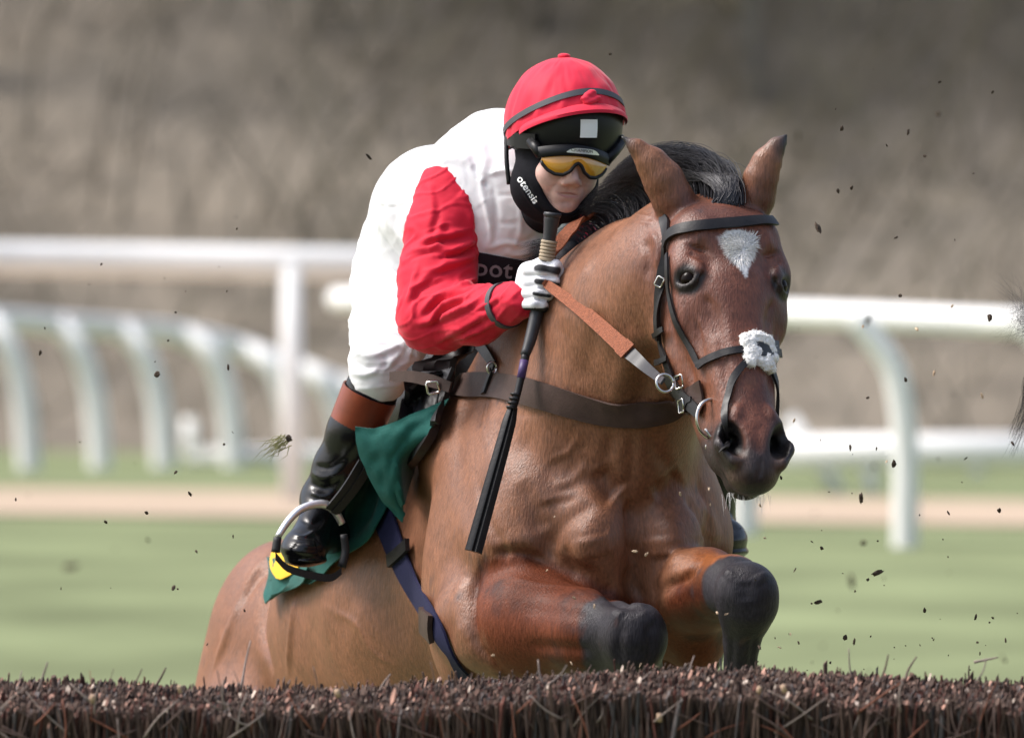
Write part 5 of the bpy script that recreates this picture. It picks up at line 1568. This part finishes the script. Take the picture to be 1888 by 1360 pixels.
# bridle
bridle = thing('bridle', 'black leather bridle with crossed noseband and steel bit rings', 'bridle', POLL)
Wp = lambda *a: [tuple(H(*p)) for p in a]
strap('browband', hs_, [(1230, 452), (1236, 436), (1258, 424), (1300, 418), (1360, 413), (1400, 410), (1424, 411)], .019, 'black_leather', bridle, thick=.006, off=.004)
strap('headpiece', hs_, Wp((.085, -.098, -.05), (.03, -.085, -.08), (-.01, -.04, -.09), (-.01, .04, -.09), (.03, .085, -.08), (.085, .098, -.05)), .022, 'black_leather', bridle, thick=.005, off=.002)
strap('cheekpiece', hs_, [(1231, 448), (1222, 500), (1217, 560), (1219, 610), (1228, 655), (1243, 695)], .015, 'black_leather', bridle, thick=.005, off=.004)
strap('cheekpiece', hs_, [(1230, 520), (1219, 580), (1222, 625)], .012, 'black_leather', bridle, thick=.004, off=.010)
strap('cheekpiece', hs_, [(1236, 690), (1262, 728), (1296, 762)], .021, 'black_leather', bridle, thick=.008, off=.006)
strap('cheekpiece', hs_, [(1245, 700), (1256, 735), (1276, 752)], .018, 'black_leather', bridle, thick=.008, off=.008)
strap('cheekpiece', hs_, Wp((.085, .10, -.05), (.19, .115, -.10), (.30, .09, -.11), (.42, .07, -.09)), .015, 'black_leather', bridle, thick=.005, off=.003)
strap('noseband_strap', hs_, [(1234, 470), (1236, 530), (1248, 590), (1272, 635), (1292, 676)], .009, 'black_leather', bridle, thick=.004, off=.004)
strap('noseband', hs_, [(1288, 676), (1312, 662), (1345, 650), (1385, 646), (1418, 648), (1440, 655)], .014, 'black_leather', bridle, thick=.005, off=.005)
strap('noseband', hs_, [(1400, 650), (1372, 672), (1352, 705), (1342, 750), (1336, 800), (1336, 830)], .012, 'black_leather', bridle, thick=.005, off=.005)
strap('noseband', hs_, Wp((.335, .01, .03), (.36, .045, .02), (.41, .062, -.02), (.47, .06, -.06)), .012, 'black_leather', bridle, thick=.005, off=.004)
for x, y, w in ((1224, 612, .020), (1230, 665, .021), (1252, 700, .024), (1276, 742, .025)):
    strap('keeper', hs_, [(x - 9, y + 4), (x, y), (x + 9, y - 4)], .009, 'black_leather', bridle, thick=.004, off=.012)
for x, y, w_, h__, ti in ((1221, 520, .014, .018, .5), (1263, 705, .02, .024, -.4), (1270, 748, .022, .024, -.5)):
    q = hs_.hit(x, y)
    frame_buckle('buckle', q[0] + q[1] * .016, w_, h__, .0018, bridle, nrm=q[1], tilt=ti)
# sheepskin pad on the noseband
c_ = hs_.hit(1402, 648)
nrm = c_[1]; ux = unit(hR - nrm * (hR @ nrm)); uy = np.cross(nrm, ux); uy = uy if uy[2] > 0 else -uy
Fd = Field(*[np.arange(c_[0][i] - .075, c_[0][i] + .075, .0022) for i in range(3)])
rs_ = random.Random(3)
for k in range(120):
    a, b = rs_.uniform(-1, 1), rs_.uniform(-1, 1)
    if abs(a) + abs(b) * .8 > 1.45: continue
    if abs(a + .05) < .38 and -.1 < b < .55 and rs_.random() < .9: continue
    p = c_[0] + ux * a * .037 + uy * b * .030
    q = hs_.bvh.find_nearest(Vector(p)); p = np.array(q[0]) + np.array(q[1]) * .006
    Fd.ell(p, (.0075 + .003 * rs_.random(),) * 3, None, .004)
fl_ = Fd.mesh(1)
fl_.vn = fl_.normals()
fl_.v += fl_.vn * np.array([.0022 * mnoise.noise(Vector(p) * 260) + .002 * mnoise.noise(Vector(p) * 120) for p in fl_.v])[:, None]
pad = fl_.build('sheepskin_pad', 'sheepskin', bridle)
tag(pad, 'white sheepskin pad where the noseband crosses')
ST = []
for k in range(900):
    i = rs_.randrange(len(fl_.v)); n_ = fl_.vn[i]
    d = unit(n_ + NR.normal(0, .5, 3)) * rs_.uniform(.002, .005)
    ST.append((np.array([fl_.v[i], fl_.v[i] + d]), .0006))
hair('sheepskin_pile', ST, 0, 'sheepskin', pad)
patch('pad_leather', hs_, [(1378, 630), (1376, 650), (1380, 662)], [(1422, 632), (1424, 652), (1420, 660)], 'grey_leather', bridle, n=8, m=8, thick=.004, off=.011)
# bit: loose ring, cheek hooks, lower ring
q = hs_.hit(1300, 775)
bc = V(1312, 772, q[0][1] - .012)
torus('bit_ring', bc, (.55, -1, .1), .031, .0036, 'steel', bridle, squash=1.15)
torus('bit_ring', V(1226, 706, q[0][1] - .035), (.35, -1, .2), .0165, .0026, 'steel', bridle)
tube('curb_hook', W3((1300, 790, bc[1] - .01), (1318, 812, bc[1] - .012), (1330, 802, bc[1] - .01)), .003, 'steel', bridle, sides=8, steps=4)
tube('bit_ring', W3((1306, 815, bc[1]), (1318, 798, bc[1]), (1333, 800, bc[1]), (1336, 830, bc[1]), (1318, 834, bc[1]), (1303, 826, bc[1]), (1306, 815, bc[1])), .003, 'steel', bridle, sides=8, steps=4)
tube('bit', [bc + np.array([.005, 0, 0]), H(.525, -.04, -.07), H(.52, -.01, -.075)], .006, 'steel', bridle)

# reins
reins = thing('reins', 'tan rubber-grip reins with dark ends running from glove to bit', 'reins', V(1000, 530, .34))
yb = q[0][1] - .035
rp = [np.asarray(p) for p in W3((1002, 520, .326), (1016, 530, .318), (1080, 578, .22), (1145, 636, .12), (1160, 650, .10), (1192, 678, .05), (1224, 704, yb))]
band('rein_grip', rp[:5], (.55, .2, .8), [.010, .018, .026, .030, .030], .005, 'rein_tan', reins)
band('rein_keeper', [rp[3] + (rp[4] - rp[3]) * .2 + np.array([0, -.003, 0]), rp[4] + np.array([0, -.003, 0])], (.55, .2, .8), .034, .007, 'rein_tan', reins)
band('rein_end', rp[4:], (.55, .2, .8), [.026, .020, .014], .004, 'grey_leather', reins)
band('rein_loop', W3((1010, 486, .355), (1022, 462, .38), (1045, 432, .40), (1078, 402, .43), (1105, 392, .50), (1130, 400, .58), (1125, 430, .64)), [(.7, .3, .5)] * 5 + [(0, 1, .2)] * 2, [.016, .022, .024, .022, .022, .022, .022], .005, 'rein_tan', reins)
band('rein_end', [V(1075, 500, .49), H(.33, .06, -.24), H(.50, .03, -.10)], (0, .3, 1), [.022, .018, .014], .004, 'grey_leather', reins)
# ------------------------------------------------------------------ turf and dirt in the air
mat('dirt', (.075, .055, .042), rough=.95, spec=.1, noise=.3, nscale=200)
mat('wood_chip', (.50, .36, .24), rough=.8, noise=.2, nscale=100)
mat('grass_blade', (.34, .32, .15), rough=.8, noise=.2, nscale=60)
dr = random.Random(31)
def clod_mesh(seed, r, el=1.0):
    g = random.Random(seed)
    v, f = [], []
    n, m = 6, 8
    for i in range(n + 1):
        for j in range(m):
            th, ph = math.pi * i / n, 2 * math.pi * j / m
            q = r * (.65 + .6 * g.random())
            v.append((q * math.sin(th) * math.cos(ph) * el, q * math.sin(th) * math.sin(ph), q * math.cos(th)))
    for i in range(n):
        for j in range(m):
            k = (j + 1) % m; f.append((i * m + j, i * m + k, (i + 1) * m + k, (i + 1) * m + j))
    me = bpy.data.meshes.new('dirt_clod'); me.from_pydata(v, [], f); me.update(); return me
CM = [clod_mesh(s, .0042, 1.0 + .9 * (s % 3)) for s in range(6)]
for me in CM: me.materials.append(M('dirt'))
CH_ = [clod_mesh(40 + s, .0035, 2.2) for s in range(3)]
for me in CH_: me.materials.append(M('wood_chip'))
def fly(px, py, size, y=None, chip=False):
    o = bpy.data.objects.new('wood_chip' if chip else 'dirt_clod', dr.choice(CH_ if chip else CM))
    COL.objects.link(o)
    o.location = V(px, py, (dr.uniform(-.5, .7) if dr.random() < .7 else dr.choice((dr.uniform(-7, -3), dr.uniform(3, 9)))) if y is None else y)
    o.rotation_euler = (dr.uniform(0, 6), dr.uniform(0, 6), dr.uniform(0, 6))
    o.scale = (size * .62, size * .62, size * .62 * dr.uniform(.5, 1.3))
    if chip:
        w_ = ('against the horse\'s chest and legs', 'before the horse') if px < 1440 else ('right of the horse', 'right of the horse')
        tag(o, 'small pale wood chip in the air ' + w_[0], 'wood chip', 'wood chips thrown up ' + w_[1])
    else:
        w_ = 'left of the horse and rider' if px < 700 else 'low over the grass right of the forelegs' if py > 960 else 'beside the horse\'s muzzle, in front of the right rail' if py > 520 else 'high up, in front of the trees'
        tag(o, 'small dark speck of turf flying ' + w_, 'dirt clod', 'turf specks ' + w_)
    return o
NAMED = [(290, 690, 2.2), (130, 1045, 1.6), (320, 1083, 1.3), (680, 289, 1.3), (1730, 210, 2.0), (1552, 237, 1.3), (1508, 420, 1.9), (1600, 592, 1.5), (1545, 352, 1.2), (1570, 346, 1.1), (1705, 288, 1.2),
         (1618, 1055, 1.9), (1570, 1072, 1.5), (1600, 1068, 1.2), (1508, 1110, 1.4), (1592, 1000, 1.2), (1515, 1010, 1.2), (1705, 1125, 1.3), (1558, 1175, 1.3), (1648, 855, 1.8), (1660, 545, 1.2), (1588, 918, 1.6),
         (1842, 940, 1.3), (1612, 860, 1.1), (1730, 845, 1.0), (1825, 585, 1.7), (350, 910, 1.0), (270, 945, 1.2), (195, 962, 1.0), (435, 400, .8), (125, 575, .9), (310, 628, .9), (1125, 100, 1.0), (1830, 170, .9), (1750, 1055, 1.0),
         (1385, 705, 1.1), (1415, 765, .9), (1670, 700, 1.2), (1600, 733, .9), (1575, 1182, 1.1), (1502, 948, .8), (1440, 880, .8)]
for px_, py_, s_ in NAMED: fly(px_, py_, s_)
for k in range(110):
    if k < 60: px_, py_ = dr.uniform(1340, 1885), 1235 - 420 * dr.random() ** 1.6
    elif k < 80: px_, py_ = dr.uniform(1460, 1885), dr.uniform(100, 820)
    else: px_, py_ = dr.uniform(10, 480), dr.uniform(380, 1230)
    fly(px_, py_, dr.choice((.35, .45, .55, .7, .9)))
for k in range(26):
    px_, py_ = (dr.uniform(880, 1440), dr.uniform(900, 1245)) if k < 18 else (dr.uniform(1440, 1860), dr.uniform(560, 1200))
    fly(px_, py_, dr.uniform(.6, 1.2), y=dr.uniform(-.75, -.45), chip=True)
# larger tuft of grass with soil, flung up at left
tuft = thing('turf_tuft', 'tuft of grass with soil flung up left of the boot', 'turf tuft', V(520, 820, -.4))
me = clod_mesh(77, .006, 1.1); me.materials.append(M('dirt'))
o = bpy.data.objects.new('soil', me); COL.objects.link(o); o.parent = tuft; o.location = (.012, 0, .012)
ST = []
for k in range(34):
    p0 = V(522, 812, -.4) + NR.normal(0, .006, 3)
    d = np.array([-.028 - .03 * NR.random(), 0, -.018 - .03 * NR.random()]) + NR.normal(0, .007, 3)
    ST.append((np.array([p0, p0 + d * .4 + NR.normal(0, .004, 3), p0 + d * .75]), .0012))
hair('grass_blade', ST, 0, 'grass_blade', tuft)

# ------------------------------------------------------------------ the horse ahead: out of frame but for the end of its tail
lead = thing('horse', 'leading horse at the right edge, only wisps of its dark tail in view', 'horse', (1.62, -1.9, 1.95))
lb = hbody.copy(); COL.objects.link(lb); lb.parent = lead
RUMP = B(-1.75, 0, .10)
Mrot = Matrix.Rotation(math.radians(24), 4, 'X')
lb.matrix_parent_inverse = Matrix.Identity(4)
lb.matrix_basis = Matrix.Translation((-.22, 1.55, .05)) @ Mrot @ Matrix.Translation(-Vector(RUMP))
ST = []
root = np.array([1.37, -.24, 2.03])
for k in range(260):
    g_ = NR.random()
    p0 = root + NR.normal(0, .022, 3)
    if g_ < .72:                                             # fine flyaway ends
        tip = V(1826 + 60 * NR.random() ** .7 + 20 * NR.normal(), 500 + 150 * NR.random(), -.35)
        mid = V(1905 + 12 * NR.normal(), 560 + 50 * NR.random(), -.35)
        r_ = .00035
    else:                                                  # the lock hanging down
        tip = V(1866 + 8 * NR.normal(), 790 + 55 * NR.random(), -.35); mid = V(1916 + 6 * NR.normal(), 690 + 25 * NR.normal(), -.35)
        r_ = .0007
    q = np.array(spline([p0, p0 * .5 + mid * .5 + np.array([0, .03, .07]), mid, (mid + tip) / 2 + NR.normal(0, .004, 3), tip], 4))
    ST.append((q, r_))
hair('tail', ST, 0, 'mane_hair', lead, 'wisps of dark tail hair')
